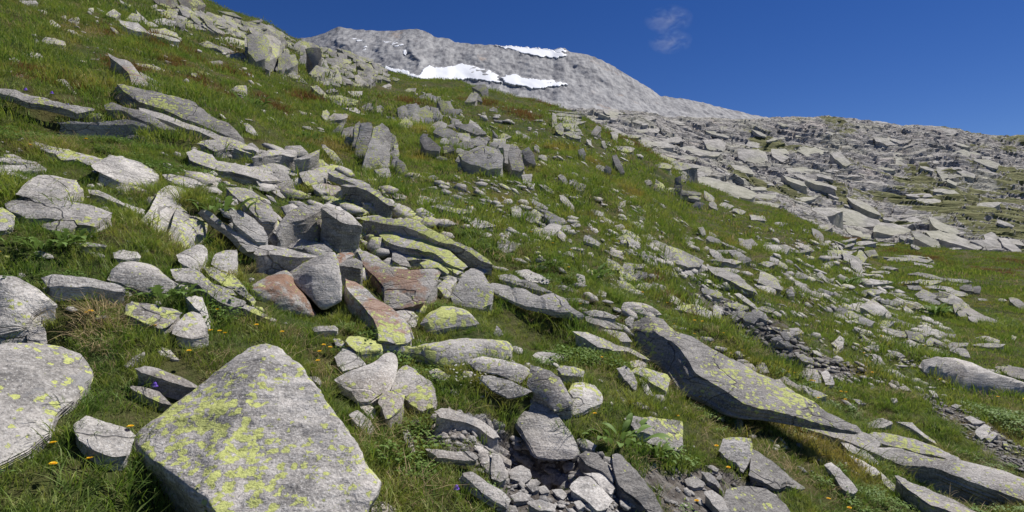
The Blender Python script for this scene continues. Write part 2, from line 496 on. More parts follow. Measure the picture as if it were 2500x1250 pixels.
rows, cols = 430, 640
tg = FT0 * np.exp(np.linspace(0, math.log(375 / FT0), rows)); dg = np.linspace(-0.15, 1.55, cols)
T2, D2 = np.meshgrid(tg, dg, indexing='ij')
X2, Y2 = D2 * T2, T2
Z2 = far_base(D2, T2)
dsp = far_disp(X2, Y2, Z2)
P2 = np.stack([X2, Y2 - 0.25 * dsp, Z2 + dsp], -1)
far_me = grid_mesh("far_hillside", P2)
fu = 1250 + F * X2 / Y2; fv = 625 - F * (Z2 + dsp) / Y2
gr = 0.20 + 0.60 * fbm(X2 / 26, Y2 / 26, oct=3, seed=61) + 0.10 * (fu - 1900) / 500 - 0.2 * smooth(1900, 1500, fu)
gy, gx = np.gradient(Z2 + dsp); steep = np.abs(gx) / (np.abs(D2[0, 1] - D2[0, 0]) * T2)
gr = gr - 0.45 * smooth(0.2, 0.7, steep)
for (poly, a) in [([(2180, 560), (2260, 545), (2420, 570), (2520, 600), (2520, 630), (2300, 610)], 0.4), ([(2190, 370), (2300, 380), (2420, 400), (2360, 425), (2230, 420)], 0.35),
                  ([(2240, 460), (2330, 500), (2310, 525), (2250, 490)], 0.4), ([(2330, 430), (2500, 430), (2500, 480), (2380, 470)], 0.25)]:
    gr = gr + a * in_poly(fu, fv, poly)
aa = far_me.attributes.new("grass", 'FLOAT', 'POINT'); aa.data.foreach_set("value", np.clip(gr, 0, 1).ravel().astype(np.float32))
far_o = tag(link("far_hillside", far_me, MAT_FAR), kind="structure")
far_me.set_sharp_from_angle(angle=math.radians(24))

_fe_tab = np.maximum.accumulate((Z2 + dsp) / (Y2 - 0.25 * dsp), axis=0)
def far_ray(u, v):
    """depth at which the viewing ray meets the far hillside as it really lies"""
    j = int(round(((u - 1250) / F - D2[0, 0]) / (D2[0, 1] - D2[0, 0])))
    if not 0 <= j < cols: return None
    i = int(np.searchsorted(_fe_tab[:, j], (625 - v) / F))
    return float(tg[i]) if 0 < i < rows - 40 else None

# ------------------------------------------------------------------ mountain
MSK = np.array([(200, 190), (500, 150), (650, 112), (720, 95), (760, 90), (800, 78), (826, 66), (870, 72), (930, 76), (975, 74), (1000, 71), (1030, 73), (1046, 80), (1060, 90), (1095, 95), (1110, 103),
    (1150, 108), (1200, 110), (1260, 114), (1330, 121), (1350, 124), (1362, 119), (1378, 117), (1390, 127), (1420, 130), (1450, 139), (1490, 157), (1530, 183), (1580, 212), (1612, 234), (1680, 244),
    (1760, 262), (1850, 283), (1950, 300), (2040, 312), (2100, 300), (2140, 295), (2160, 297), (2190, 308), (2250, 330), (2600, 380)], float)
_mx, _me = (MSK[:, 0] - 1250) / F, (625 - MSK[:, 1]) / F
def mtn_tw(w): return np.interp(w, [0, 0.45, 0.62, 1.0, 1.3], [480, 760, 880, 1120, 1350])
def mtn_base(dx, w):
    e1 = np.interp(dx, _mx, _me); e0 = 0.14
    t = mtn_tw(w)
    e = np.where(w <= 1, e0 + (e1 - e0) * np.clip(w, 0, 1), e1 - (w - 1) * 0.5)
    return dx * t, t, e * t
wg = np.concatenate([np.linspace(0, 1, 300), np.linspace(1.02, 1.25, 14)]); dg = np.linspace(-0.62, 0.85, 760)
W3, D3 = np.meshgrid(wg, dg, indexing='ij')
X3, Y3, Z3 = mtn_base(D3, W3)
cl = smooth(0.42, 0.62, W3)
rd = ridged(X3 / 95 + 0.4 * fbm(X3 / 60, Z3 / 60, seed=70), Z3 / 150, Y3 / 300, oct=3, seed=71)
fd = fbm((X3 + .7 * Z3) / 19, (Z3 - .7 * X3) / 9, Y3 / 30, oct=4, seed=75, gain=0.6)
ed = smooth(1.0, 0.9, W3) * 0.75 + 0.25
stq = (Z3 + 0.55 * X3 + 9 * fbm(X3 / 50, Z3 / 50, oct=3, seed=88)) / 17.0
strat = (smooth(0.5, 1.0, stq - np.floor(stq)) - (stq - np.floor(stq))) * 3.0
dY = -(cl * (5 * rd + 5 * fbm((X3 + .5 * Z3) / 40, (Z3 - .5 * X3) / 90, oct=4, seed=72) + 1.3 * fd + .5 * strat) * ed + (1 - cl) * (3 * fbm(X3 / 60, Y3 / 60, oct=4, seed=77) + 0.8 * fbm(X3 / 9, Y3 / 9, oct=3, seed=79)))
dZ = cl * 1.1 * fbm((X3 + .6 * Z3) / 13, (Z3 - .6 * X3) / 7, oct=3, seed=81) + (1 - cl) * 1.2 * fbm(X3 / 14, Y3 / 14, oct=4, seed=83)
M3 = np.stack([X3, Y3 + dY, Z3 + dZ], -1)
mt_me = grid_mesh("mountain", M3)
ca = mt_me.attributes.new("cliff", 'FLOAT', 'POINT'); ca.data.foreach_set("value", np.clip(cl + 0.25 * fd, 0, 1).ravel().astype(np.float32))
tag(link("mountain", mt_me, MAT_MTN), kind="structure")
mt_me.set_sharp_from_angle(angle=math.radians(30))

_Yd = (Y3 + dY).copy()
for ax in (0, 1):
    for sh in (1,): _Yd = np.minimum(_Yd, np.minimum(np.roll(_Yd, sh, ax), np.roll(_Yd, -sh, ax)))
def mtn_front(dx, w):
    j = np.clip(((dx - dg[0]) / (dg[1] - dg[0])).round().astype(int), 0, len(dg) - 1); i = np.clip((w * 299).round().astype(int), 0, 299)
    return _Yd[i, j]
def snow(poly, label, step=3.0, lift=2.6):
    """a bank of old snow lying on the mountain, its edge a traced outline laid on the slope"""
    pu = np.array([p[0] for p in poly]); pv = np.array([p[1] for p in poly])
    us = np.arange(pu.min() - step, pu.max() + 2 * step, step); vs = np.arange(pv.min() - step / 2, pv.max() + step, step / 2)
    U, V = np.meshgrid(us, vs)
    ins = in_poly(U + 5 * fbm(U / 9, V / 9, seed=91), V + 2.0 * fbm(U / 7, V / 7, seed=92), poly)
    dx = (U - 1250) / F; e = (625 - V) / F
    e1 = np.interp(dx, _mx, _me); w = np.clip((e - 0.14) / (e1 - 0.14), 0, 1)
    X, Y, Z = mtn_base(dx, w)
    Y = mtn_front(dx, w)
    for _ in range(6): Yp = np.pad(Y, 1, mode='edge'); Y = (Yp[:-2, 1:-1] + Yp[2:, 1:-1] + Yp[1:-1, :-2] + Yp[1:-1, 2:] + 2 * Y) / 6
    Y = Y - lift + .5 * fbm(X / 14, Z / 14, seed=95)
    X = dx * Y; Z = e * Y
    vs_, fs = [], []
    idx = -np.ones(U.shape, int)
    cnt = 0
    for i in range(U.shape[0]):
        for j in range(U.shape[1]):
            idx[i, j] = i * U.shape[1] + j
    q = [(idx[i, j], idx[i + 1, j], idx[i + 1, j + 1], idx[i, j + 1]) for i in range(U.shape[0] - 1) for j in range(U.shape[1] - 1) if ins[i, j] or ins[i + 1, j + 1]]
    bm = bmesh.new()
    Pf = np.stack([X, Y, Z], -1).reshape(-1, 3)
    used = sorted({a for f in q for a in f}); mp = {}
    c0 = Pf[used].mean(0)
    for a in used: mp[a] = bm.verts.new(Pf[a] - c0)
    for f in q: bm.faces.new([mp[a] for a in f])
    ext = bmesh.ops.extrude_face_region(bm, geom=bm.faces[:])
    for vtx in [g for g in ext["geom"] if isinstance(g, bmesh.types.BMVert)]: vtx.co.y += lift + 14
    bmesh.ops.recalc_face_normals(bm, faces=bm.faces[:])
    me = bpy.data.meshes.new("snow_patch"); bm.to_mesh(me); bm.free()
    tag(link("snow_patch", me, MAT_SNOW, loc=c0), label, "snow", "snow patches on the mountain")

snow([(938, 162), (985, 172), (1020, 184), (1035, 176), (1045, 158), (1060, 167), (1090, 164), (1125, 156), (1155, 162), (1190, 171), (1212, 185), (1222, 200), (1190, 195), (1150, 192), (1110, 194), (1060, 194), (1030, 192), (990, 184), (940, 169)],
     "longest white snow field, at the foot of the mountain's cliff")
snow([(1222, 189), (1262, 181), (1275, 192), (1312, 194), (1350, 197), (1388, 206), (1350, 209), (1300, 215), (1260, 206), (1230, 199)], "wedge of snow at the cliff foot, right of the longest snow field")
snow([(1208, 111), (1290, 116), (1340, 121), (1388, 134), (1362, 140), (1310, 136), (1270, 126), (1240, 119)], "snow ribbon along the mountain's right-hand ridge crest")
snow([(1352, 121), (1372, 117), (1386, 125), (1362, 127)], "small snow cap on the knob of the mountain ridge", 1.5)
snow([(858, 95), (875, 94), (897, 98), (885, 101), (866, 99)], "thin snow strip just under the mountain's left summit", 1.5)
snow([(932, 101), (962, 102), (982, 110), (962, 113), (945, 107)], "snow patch high in the middle of the cliff face", 1.5)
snow([(887, 110), (893, 110), (893, 122), (888, 122)], "tiny snow fleck in a gully below the thin strip", 1.2)
snow([(986, 122), (992, 121), (990, 134), (986, 133)], "tiny snow fleck in a gully, right of the mid-cliff patch", 1.2)

# ------------------------------------------------------------------ wisp of cloud
def cloud():
    m = bpy.data.materials.new("cloud_vapour"); m.use_nodes = True
    t = m.node_tree; t.nodes.clear()
    out = t.nodes.new("ShaderNodeOutputMaterial"); vol = t.nodes.new("ShaderNodeVolumePrincipled")
    tc = t.nodes.new("ShaderNodeTexCoord")
    ns = t.nodes.new("ShaderNodeTexNoise"); ns.inputs["Scale"].default_value = 1.7; ns.inputs["Detail"].default_value = 5; ns.inputs["Roughness"].default_value = 0.62; ns.inputs["Distortion"].default_value = 0.8
    t.links.new(tc.outputs["Object"], ns.inputs["Vector"])
    ln = t.nodes.new("ShaderNodeVectorMath"); ln.operation = 'LENGTH'; t.links.new(tc.outputs["Object"], ln.inputs[0])
    fall = t.nodes.new("ShaderNodeMapRange"); fall.inputs[1].default_value = 1.0; fall.inputs[2].default_value = 0.15; t.links.new(ln.outputs["Value"], fall.inputs[0])
    mr = t.nodes.new("ShaderNodeMapRange"); mr.inputs[1].default_value = 0.47; mr.inputs[2].default_value = 0.78; t.links.new(ns.outputs["Fac"], mr.inputs[0])
    mu = t.nodes.new("ShaderNodeMath"); mu.operation = 'MULTIPLY'; t.links.new(fall.outputs[0], mu.inputs[0]); t.links.new(mr.outputs[0], mu.inputs[1])
    m2 = t.nodes.new("ShaderNodeMath"); m2.operation = 'MULTIPLY'; t.links.new(mu.outputs[0], m2.inputs[0]); m2.inputs[1].default_value = 0.011
    t.links.new(m2.outputs[0], vol.inputs["Density"]); vol.inputs["Color"].default_value = (1, 1, 1, 1)
    t.links.new(vol.outputs[0], out.inputs["Volume"])
    for (u, v, su, sv_, lab) in [(1632, 48, 62, 34, "faint white cloud wisp, upper of the pair in the blue sky"), (1636, 102, 56, 28, "faint white cloud wisp, lower of the pair in the blue sky")]:
        bm = bmesh.new(); bmesh.ops.create_icosphere(bm, subdivisions=3, radius=1)
        me = bpy.data.meshes.new("cloud"); bm.to_mesh(me); bm.free()
        o = link("cloud", me, m)
        T = 2600.0
        o.location = ((u - 1250) / F * T, T, (625 - v) / F * T)
        o.scale = (su / F * T, 90, sv_ / F * T)
        tag(o, lab, "cloud", "cloud wisps")
cloud()
# ------------------------------------------------------------------ rocks
REG = {'A': (0, 0, 650 / 1935), 'B': (600, 0, 650 / 1935), 'C': (1250, 0, 650 / 1935), 'D': (1850, 200, 650 / 1935), 'E': (0, 400, 650 / 1935), 'F': (600, 400, 650 / 1935),
       'G': (1250, 400, 650 / 1935), 'H': (1850, 500, 650 / 1935), 'I': (0, 800, 650 / 1806), 'J': (600, 800, 650 / 1806), 'K': (1200, 800, 650 / 1806), 'L': (1850, 800, 650 / 1806), 'X': (0, 0, 1.0)}
FOOT = []          # (polygon in x, y) of everything that keeps grass from growing
ROCKS = []         # records used to write the labels

def parse(reg, s):
    ox, oy, k = REG[reg]
    return np.array([[ox + k * float(a.split(',')[0]), oy + k * float(a.split(',')[1])] for a in s.split()])

def densify(poly, sp, jit, rng):
    out, nr, arc = [], [], []
    n = len(poly); s = 0.0
    for i in range(n):
        a, b = poly[i], poly[(i + 1) % n]
        L = np.hypot(*(b - a)); m = max(1, int(round(L / sp)))
        nrm = np.array([-(b - a)[1], (b - a)[0]]) / max(L, 1e-6)
        for j in range(m):
            f = j / m
            out.append(a + (b - a) * f); nr.append(nrm * (1.0 if j else 0.3)); arc.append(s + L * f)
        s += L
    arc = np.array(arc) / sp; o = rng.uniform(0, 900)
    w = 1.3 * vnoise(arc / 4.2 + o, arc * 0) + 0.6 * vnoise(arc / 1.7 + o, arc * 0 + 7)
    return np.array(out) + np.array(nr) * (w * jit * 1.5)[:, None]

def seg_dist(P, poly):
    d = np.full(len(P), 1e9)
    n = len(poly)
    for i in range(n):
        a, b = poly[i], poly[(i + 1) % n]
        ab = b - a; L2 = max(ab @ ab, 1e-9)
        t = np.clip(((P - a) @ ab) / L2, 0, 1)
        d = np.minimum(d, np.hypot(P[:, 0] - a[0] - t * ab[0], P[:, 1] - a[1] - t * ab[1]))
    return d

def low_edge(poly, u):
    """largest v of the outline at column u"""
    vs = []
    n = len(poly)
    for i in range(n):
        (x1, y1), (x2, y2) = poly[i], poly[(i + 1) % n]
        if (x1 - u) * (x2 - u) <= 0 and x1 != x2: vs.append(y1 + (y2 - y1) * (u - x1) / (x2 - x1))
    return max(vs) if vs else poly[:, 1].max()

SEED = [100]
def build_rock(name, poly, ex=None, over=False, k=0.3, roll=0.0, dome=0.0, rel=1.0, b=0.014, dt=0.0, exr=None, depth=None, nbase=None, ground=None, coarse=False, jit=0.14, parent=None,
               lichen=0.45, rust=0.0, tone=1.0, mat=None, foot=True, lay=0.0, cmin=0.43, crack=0.7):
    SEED[0] += 1
    rng = np.random.default_rng(SEED[0])
    ground = ground or zt
    u0, v0 = poly.min(0); u1, v1 = poly.max(0)
    size = math.hypot(u1 - u0, v1 - v0)
    area = 0.5 * np.sum(poly[:, 0] * -np.roll(poly[:, 1], -1) + np.roll(poly[:, 0], -1) * poly[:, 1])
    if area < 0: poly = poly[::-1].copy()
    eu, ev = ex if ex is not None else (0.0, 0.0)
    # where it stands
    us = [u0 + (u1 - u0) * f for f in (0.2, 0.5, 0.8)]
    lows = [low_edge(poly, u) + max(ev, 0) for u in us]
    if depth is None:
        ts = [ray(u, v) for u, v in zip(us, lows)]
        t0 = ts[1] * (0.992 if coarse or size < 70 else 0.98) + dt
    else:
        ts = None; t0 = depth + dt
    dvec = np.array([(us[1] - 1250) / F, 1.0, (625 - (lows[1] - max(ev, 0))) / F])
    P0 = dvec * t0
    dh = dvec / np.linalg.norm(dvec)
    nt = normal(P0[0], P0[1]) if nbase is None else np.asarray(nbase, float)
    k = k * (0.55 + 0.45 * float(smooth(2.5, 9.0, t0)))
    n = nt * (1 - k) - dh * k + np.array([roll, 0, 0]) + rng.normal(size=3) * 0.05
    n /= np.linalg.norm(n)
    if ts is not None and (u1 - u0) > 70 and max(ts) / min(ts) < 1.45:
        l = np.array([(us[2] - 1250) / F, 1, (625 - lows[2]) / F]) * ts[2] - np.array([(us[0] - 1250) / F, 1, (625 - lows[0]) / F]) * ts[0]
        l /= np.linalg.norm(l)
        n = n - 0.8 * (n @ l) * l; n /= np.linalg.norm(n)
    c = -(n @ dh)
    if c < cmin:
        n = n - dh * (cmin - c) * 1.3; n /= np.linalg.norm(n)
    # outline and inner points, in pixels
    sp = max(3.2, min(9.0, size / (9 if coarse else 16)))
    for attempt in range(4):
        B = densify(poly, sp, jit * sp * (0.5 ** attempt), rng)
        nb = len(B)
        gx = np.arange(u0, u1, sp); gy = np.arange(v0, v1, sp * 0.87)
        GX, GY = np.meshgrid(gx, gy); GX = GX + (np.arange(len(gy)) % 2)[:, None] * sp / 2
        G = np.stack([GX.ravel(), GY.ravel()], -1) + rng.normal(size=(GX.size, 2)) * sp * 0.16
        G = G[in_poly(G[:, 0], G[:, 1], B)]
        if len(G): G = G[seg_dist(G, B) > sp * 0.5]
        pts = np.vstack([B, G]) if len(G) else B
        vv, ee, ff, ov, oe, of = delaunay_2d_cdt([Vector((p[0], -p[1])) for p in pts], [], [list(range(nb))], 1, 1e-5)
        if len(vv) == len(pts) and len(ff): break
    pts = np.array([[p.x, -p.y] for p in vv]) if len(vv) != len(pts) else pts
    dist = seg_dist(pts, B)
    D = np.stack([(pts[:, 0] - 1250) / F, np.ones(len(pts)), (625 - pts[:, 1]) / F], -1)
    tt = (n @ P0) / (D @ n)
    tt = np.clip(tt, t0 * 0.72, t0 * 1.6)
    W = D * tt[:, None]
    m_px = t0 / F
    S = size * m_px                                                # size in metres
    Sm = min(S, 1.35 * m_px * math.sqrt(abs(area)))                # girth, so that long slabs stay straight
    bev = max(b * Sm, 0.004)
    dm = dist * m_px
    q = np.clip(1 - dm / bev, 0, 1)
    h = -bev * 0.6 * q
    o = rng.uniform(0, 50, 3)
    a = W / max(S, 1e-3)
    rl = 0.018 * fbm(a[:, 0] * 3.2 + o[0], a[:, 1] * 3.2 + o[1], a[:, 2] * 3.2 + o[2], oct=3, seed=SEED[0])
    rl += 0.012 * ridged(a[:, 0] * 6 + o[0], a[:, 1] * 6, a[:, 2] * 6, oct=2, seed=SEED[0] + 3)
    # facets: a few gently tilted cleavage planes
    fa = np.zeros(len(W))
    cen = W.mean(0)
    for _ in range(3):                                           # ridges and creases that leave the rim in place
        g = rng.normal(size=3); g -= (g @ n) * n; g /= np.linalg.norm(g)
        x_ = (W - cen) @ g - S * rng.uniform(-0.2, 0.2)
        fa += np.where(x_ > 0, x_ * rng.uniform(-0.09, 0.03), -x_ * rng.uniform(-0.09, 0.03))
    stp = 0
    if lay:
        g = rng.normal(size=3); g -= (g @ n) * n; g /= np.linalg.norm(g)
        s = ((W - cen) @ g) / S * 3 + 0.35 * fbm(a[:, 0] * 4, a[:, 1] * 4, a[:, 2] * 4, seed=SEED[0] + 9)
        stp = lay * Sm * 0.05 * (smooth(0.4, 0.5, s - np.floor(s)) + np.floor(s))
    h = h + rel * Sm * rl * np.clip(dist / (2 * sp), 0.25, 1) + rel * fa * (Sm / S) + stp
    if dome: h = h + dome * S * (1 - (1 - np.minimum(dm / max(dm.max(), 1e-6), 1)) ** 2)
    W = W + n * h[:, None]
    E = np.array([eu * m_px, 0.25 * max(0, ev) * m_px, -ev * m_px]) if ex is not None else np.array([0, 0.02 * S, -0.10 * S])
    Bw = W[:nb]
    sc = np.ones(nb)
    if exr is not None:
        f = (B[:nb, 0] - u0) / max(u1 - u0, 1); sc = exr[0] + (exr[1] - exr[0]) * f
    cw = Bw.mean(0)
    rings = [W]
    idx = [np.arange(nb)]
    base = len(W)
    m = 2 if coarse else 7
    Bs = Bw.copy()
    for _ in range(1 if coarse else 2): Bs = Bs * 0.5 + (np.roll(Bs, 1, 0) + np.roll(Bs, -1, 0)) * 0.25
    for j in range(1, m + 1):
        f = j / m
        kb = min(1.0, 2.2 * f)
        R = Bw * (1 - kb) + Bs * kb + E * (f * sc)[:, None]
        out = R - cw; out -= np.outer(out @ E, E) / max(E @ E, 1e-9)
        amp = 0.020 * fbm(R[:, 0] / S * 3 + o[1], R[:, 1] / S * 3, R[:, 2] / S * 5 + o[2] + 3 * j, oct=2, seed=SEED[0] + 5) + (rng.uniform(-0.05, -0.015) if (j % 2 and not coarse) else rng.uniform(-0.005, 0.012)) - 0.03 * f * f
        R = R + out / np.maximum(np.linalg.norm(out, axis=1), 1e-6)[:, None] * (amp * rel * Sm * 0.6)[:, None]
        rings.append(R); idx.append(np.arange(base, base + nb)); base += nb
    if not over:
        R = rings[-1].copy()
        zg = ground(R[:, 0], R[:, 1])
        cxy = R.mean(0)
        fl = 1.06 + 0.14 * vnoise(np.arange(nb) * 7.0 / nb + o[0], np.zeros(nb))
        R[:, :2] = cxy[:2] + (R[:, :2] - cxy[:2]) * fl[:, None]
        R[:, 2] = np.minimum(R[:, 2], zg) - 0.06 - 0.05 * S
        rings.append(R); idx.append(np.arange(base, base + nb)); base += nb
    V = np.vstack(rings); nT = len(W); nV = nT + nb * m
    tri = np.array([f[:] for f in ff if len(f) == 3], int)
    quads = []
    for r in range(len(idx) - 1):
        A0, A1 = idx[r], idx[r + 1]
        quads.append(np.stack([A0, A1, np.roll(A1, -1), np.roll(A0, -1)], -1))
    quads = np.vstack(quads)
    botc = V[idx[-1]].mean(0)
    V = np.vstack([V, botc])
    bot = np.stack([np.roll(idx[-1], -1), idx[-1], np.full(nb, len(V) - 1)], -1)
    # a few fractured corners along the upper edge
    cc = V[:nT].mean(0)
    g1 = np.cross(n, [0.3, 1.0, 0.2]); g1 /= np.linalg.norm(g1); g2 = np.cross(n, g1)
    for _ in range(0 if coarse else 2):
        a_ = rng.uniform(0, 2 * math.pi); ph = rng.uniform(0.9, 1.25)
        dch = (g1 * math.cos(a_) + g2 * math.sin(a_)) * math.cos(ph) + n * math.sin(ph)
        pr = (V[:nT] - cc) @ dch
        mv = np.minimum(np.maximum(0, (V[:nV] - cc) @ dch - np.quantile(pr, rng.uniform(0.955, 0.99))), 0.03 * S)
        V[:nV] -= np.outer(mv, dch)
    loc = np.array([botc[0], botc[1], V[:, 2].min()])
    flat = np.concatenate([tri.ravel(), quads.ravel(), bot.ravel()])
    cnt = np.concatenate([np.full(len(tri), 3), np.full(len(quads), 4), np.full(len(bot), 3)])
    me = mesh_np(name, V - loc, flat, cnt)
    ob = link(name, me, mat or MAT_ROCK, parent=parent)
    pl = np.array(parent.location) if parent is not None else np.zeros(3)
    ob.location = loc - pl
    me.set_sharp_from_angle(angle=math.radians(17))
    ob["crack"] = float(crack); ob["lichen"] = float(lichen); ob["rust"] = float(rust); ob["tone"] = float(tone)
    if over and float(np.mean(rings[-1][:, 2] - ground(rings[-1][:, 0], rings[-1][:, 1]))) > 0.08: foot = False   # grass grows under it
    if foot: FOOT.append((np.vstack([Bw[:, :2]]), t0))
    return ob, t0, S

def hull_rock(name, pts, res, lichen, tone, rust=0.0, bevel=0.03, amp=0.012, crack=0.0):
    """boulder from corner points (u, v, depth): hull, rounded edges, fine relief"""
    SEED[0] += 1
    W = np.array([[(u - 1250) / F * t, t, (625 - v) / F * t] for u, v, t in pts])
    loc = np.array([W[:, 0].mean(), W[:, 1].mean(), W[:, 2].min()])
    bm = bmesh.new()
    for w in W - loc: bm.verts.new(w)
    r = bmesh.ops.convex_hull(bm, input=bm.verts[:])
    bmesh.ops.delete(bm, geom=[g for g in r["geom_interior"] if isinstance(g, bmesh.types.BMVert)], context='VERTS')
    bmesh.ops.dissolve_limit(bm, angle_limit=math.radians(7), verts=bm.verts[:], edges=bm.edges[:])
    bmesh.ops.bevel(bm, geom=bm.edges[:], offset=bevel, segments=2, profile=0.6, affect='EDGES', clamp_overlap=True)
    bmesh.ops.triangulate(bm, faces=bm.faces[:])
    for _ in range(7):
        es = [e for e in bm.edges if e.calc_length() > res]
        if not es: break
        bmesh.ops.subdivide_edges(bm, edges=es, cuts=1)
        bmesh.ops.triangulate(bm, faces=[f for f in bm.faces if len(f.verts) > 3])
    for _ in range(2):
        bmesh.ops.smooth_vert(bm, verts=bm.verts[:], factor=0.4, use_axis_x=True, use_axis_y=True, use_axis_z=True)
    bm.normal_update()
    co = np.array([v.co for v in bm.verts]); no = np.array([v.normal for v in bm.verts])
    d = amp * (1.6 * fbm(co[:, 0] * 2.6, co[:, 1] * 2.6, co[:, 2] * 2.6, oct=4, seed=SEED[0]) + 0.5 * ridged(co[:, 0] * 7, co[:, 1] * 7, co[:, 2] * 14, oct=3, seed=SEED[0] + 2))
    co = co + no * d[:, None]
    for v, c in zip(bm.verts, co): v.co = c
    me = bpy.data.meshes.new(name); bm.to_mesh(me); bm.free()
    ob = link(name, me, MAT_ROCK, loc=loc)
    ob["crack"] = float(crack); ob["lichen"] = float(lichen); ob["rust"] = float(rust); ob["tone"] = float(tone)
    xy = W[:, :2]
    a = np.arctan2(*(xy - xy.mean(0)).T[::-1])
    FOOT.append((xy[np.argsort(a)], W[:, 1].mean()))
    return ob

def H(reg, base, pts, lab=None, sh=None, name='boulder', li=.4, ru=0.0, to=1.0, bevel=.012, res=.03):
    ox, oy, k = REG[reg]
    tb = ray(ox + k * base[0], oy + k * base[1]) * 0.955
    P = [(ox + k * x, oy + k * y, tb + d) for x, y, d in pts]
    ob = hull_rock(name, P, res, li, to, ru, bevel=bevel, amp=.008)
    note(ob, np.array([p[:2] for p in P]), tb, {}, li, ru, to, lab, sh)
    return ob

def ell(reg, cx, cy, w, h, ang=20.0):
    """an angular irregular outline of a small stone"""
    ox, oy, k = REG[reg]
    SEED[0] += 1
    rng = np.random.default_rng(SEED[0])
    q = np.array([(-.5, -.5), (.5, -.5), (.5, .5), (-.5, .5)]) + rng.uniform(-.16, .16, (4, 2))
    q[:, 0] += q[:, 1] * rng.uniform(-.5, .5)
    pts = []
    for c in range(4):                                        # break one or two of the corners
        p0, p1, p2 = q[c - 1], q[c], q[(c + 1) % 4]
        if rng.uniform() < .45:
            pts += [p1 + (p0 - p1) * rng.uniform(.15, .45), p1 + (p2 - p1) * rng.uniform(.15, .45)]
        else: pts.append(p1)
    pts = np.array(pts); x = pts[:, 0] * w; y = pts[:, 1] * h
    a = math.radians(ang)
    return np.stack([ox + k * (cx + x * math.cos(a) - y * math.sin(a)), oy + k * (cy + x * math.sin(a) + y * math.cos(a))], -1)

def note(ob, poly, t, o, lichen, rust, tone, lab=None, sh=None):
    ROCKS.append(dict(ob=ob, c=poly.mean(0), w=np.ptp(poly[:, 0]), h=np.ptp(poly[:, 1]), poly=poly, li=lichen, ru=rust, to=tone, lab=lab, sh=sh, t=t, dome=o.get('dome', 0)))

def S(reg, pts, lab=None, sh=None, name=None, **o):
    poly = parse(reg, pts)
    kk = REG[reg][2]
    if 'ex' in o: o['ex'] = (o['ex'][0] * kk, o['ex'][1] * kk)
    li = o.pop('li', 0.45) * random.choice((.6, .85, 1.0, 1.15)); ru = o.pop('ru', 0.0); to = o.pop('to', 1.0)
    w, h = np.ptp(poly[:, 0]), np.ptp(poly[:, 1])
    if name is None:
        name = 'boulder' if o.get('dome', 0) > 0.05 else ('rock_slab' if w > 1.9 * h or o.get('over') else ('boulder' if max(w, h) > 75 else 'stone'))
    ob, t, sz = build_rock(name, poly, lichen=li, rust=ru, tone=to, **o)
    note(ob, poly, t, o, li, ru, to, lab, sh)
    return ob
# ------------------------------------------------------------------ the boulders and slabs, nearest first
big = hull_rock("boulder", [(322, 1080, 2.42), (470, 985, 2.62), (612, 846, 3.02), (650, 836, 3.04), (690, 848, 2.98), (742, 905, 2.82), (800, 980, 2.66), (856, 1066, 2.5), (905, 1140, 2.37), (928, 1178, 2.3),
    (922, 1215, 2.22), (880, 1300, 2.1), (720, 1470, 1.95), (560, 1300, 2.0), (500, 1215, 2.1), (450, 1160, 2.2), (400, 1128, 2.3), (590, 930, 2.72), (640, 890, 2.8), (470, 1060, 2.42),
    (360, 1130, 2.75), (480, 1330, 2.5), (600, 1560, 2.35), (690, 960, 3.5), (900, 1190, 3.0), (420, 1130, 3.2)], 0.02, 0.6, 1.1, bevel=0.012, amp=.014)
_bp = parse('X', "322,1080 470,985 612,846 650,836 690,848 742,905 800,980 856,1066 928,1178 922,1215 880,1300 560,1300 450,1160")
note(big, _bp, 2.4, {}, 0.62, 0, 1.15, "huge tent-shaped grey boulder with yellow-green lichen patches, front left of centre", "the huge tent-shaped boulder")

S('I', "0,100 60,90 250,85 430,105 560,150 600,200 640,260 645,290 590,345 575,395 480,490 380,580 350,690 200,800 0,895 -200,960 -250,500 -200,120", "big flat-faced boulder with lichen islands, cut by the left edge of the picture", "the big boulder at the left edge", ex=(15, 45), li=.3, k=.25, to=1.1, crack=.4)
S('E', "-60,790 90,812 230,880 330,955 415,1018 330,1030 225,1085 205,1135 150,1190 60,1205 -60,1230", "broad humped grey rock at the left edge, above the big flat-faced boulder", "the humped rock at the left edge", ex=(20, 25), li=.4, dome=.06)
S('E', "215,1130 290,1140 330,1210 345,1290 300,1330 200,1300 190,1210", "plain pale knob of rock tucked under the humped rock at the left edge", li=.15, to=.95)
S('I', "500,640 590,580 700,620 850,670 935,715 900,780 880,860 760,870 640,830 540,760", "bare grey flat stone in grass left of the huge tent-shaped boulder's tip", li=.02, ex=(-5, 10), to=.95)
S('I', "910,270 980,255 1100,285 1230,330 1345,385 1340,400 1240,385 1100,340 960,305", "dark plank of rock ending behind the huge tent-shaped boulder", ex=(-10, 70), li=.15, to=.8)
S('I', "880,390 960,395 1080,430 1120,470 1180,530 1100,510 980,450 900,415", li=.1, to=.8)
S('I', "840,250 900,200 985,155 985,180 920,225 860,265", li=.1, to=.8, ex=(0, 15))
S('I', "1065,150 1100,125 1160,150 1220,215 1180,215 1090,185", li=.5, dome=.05)
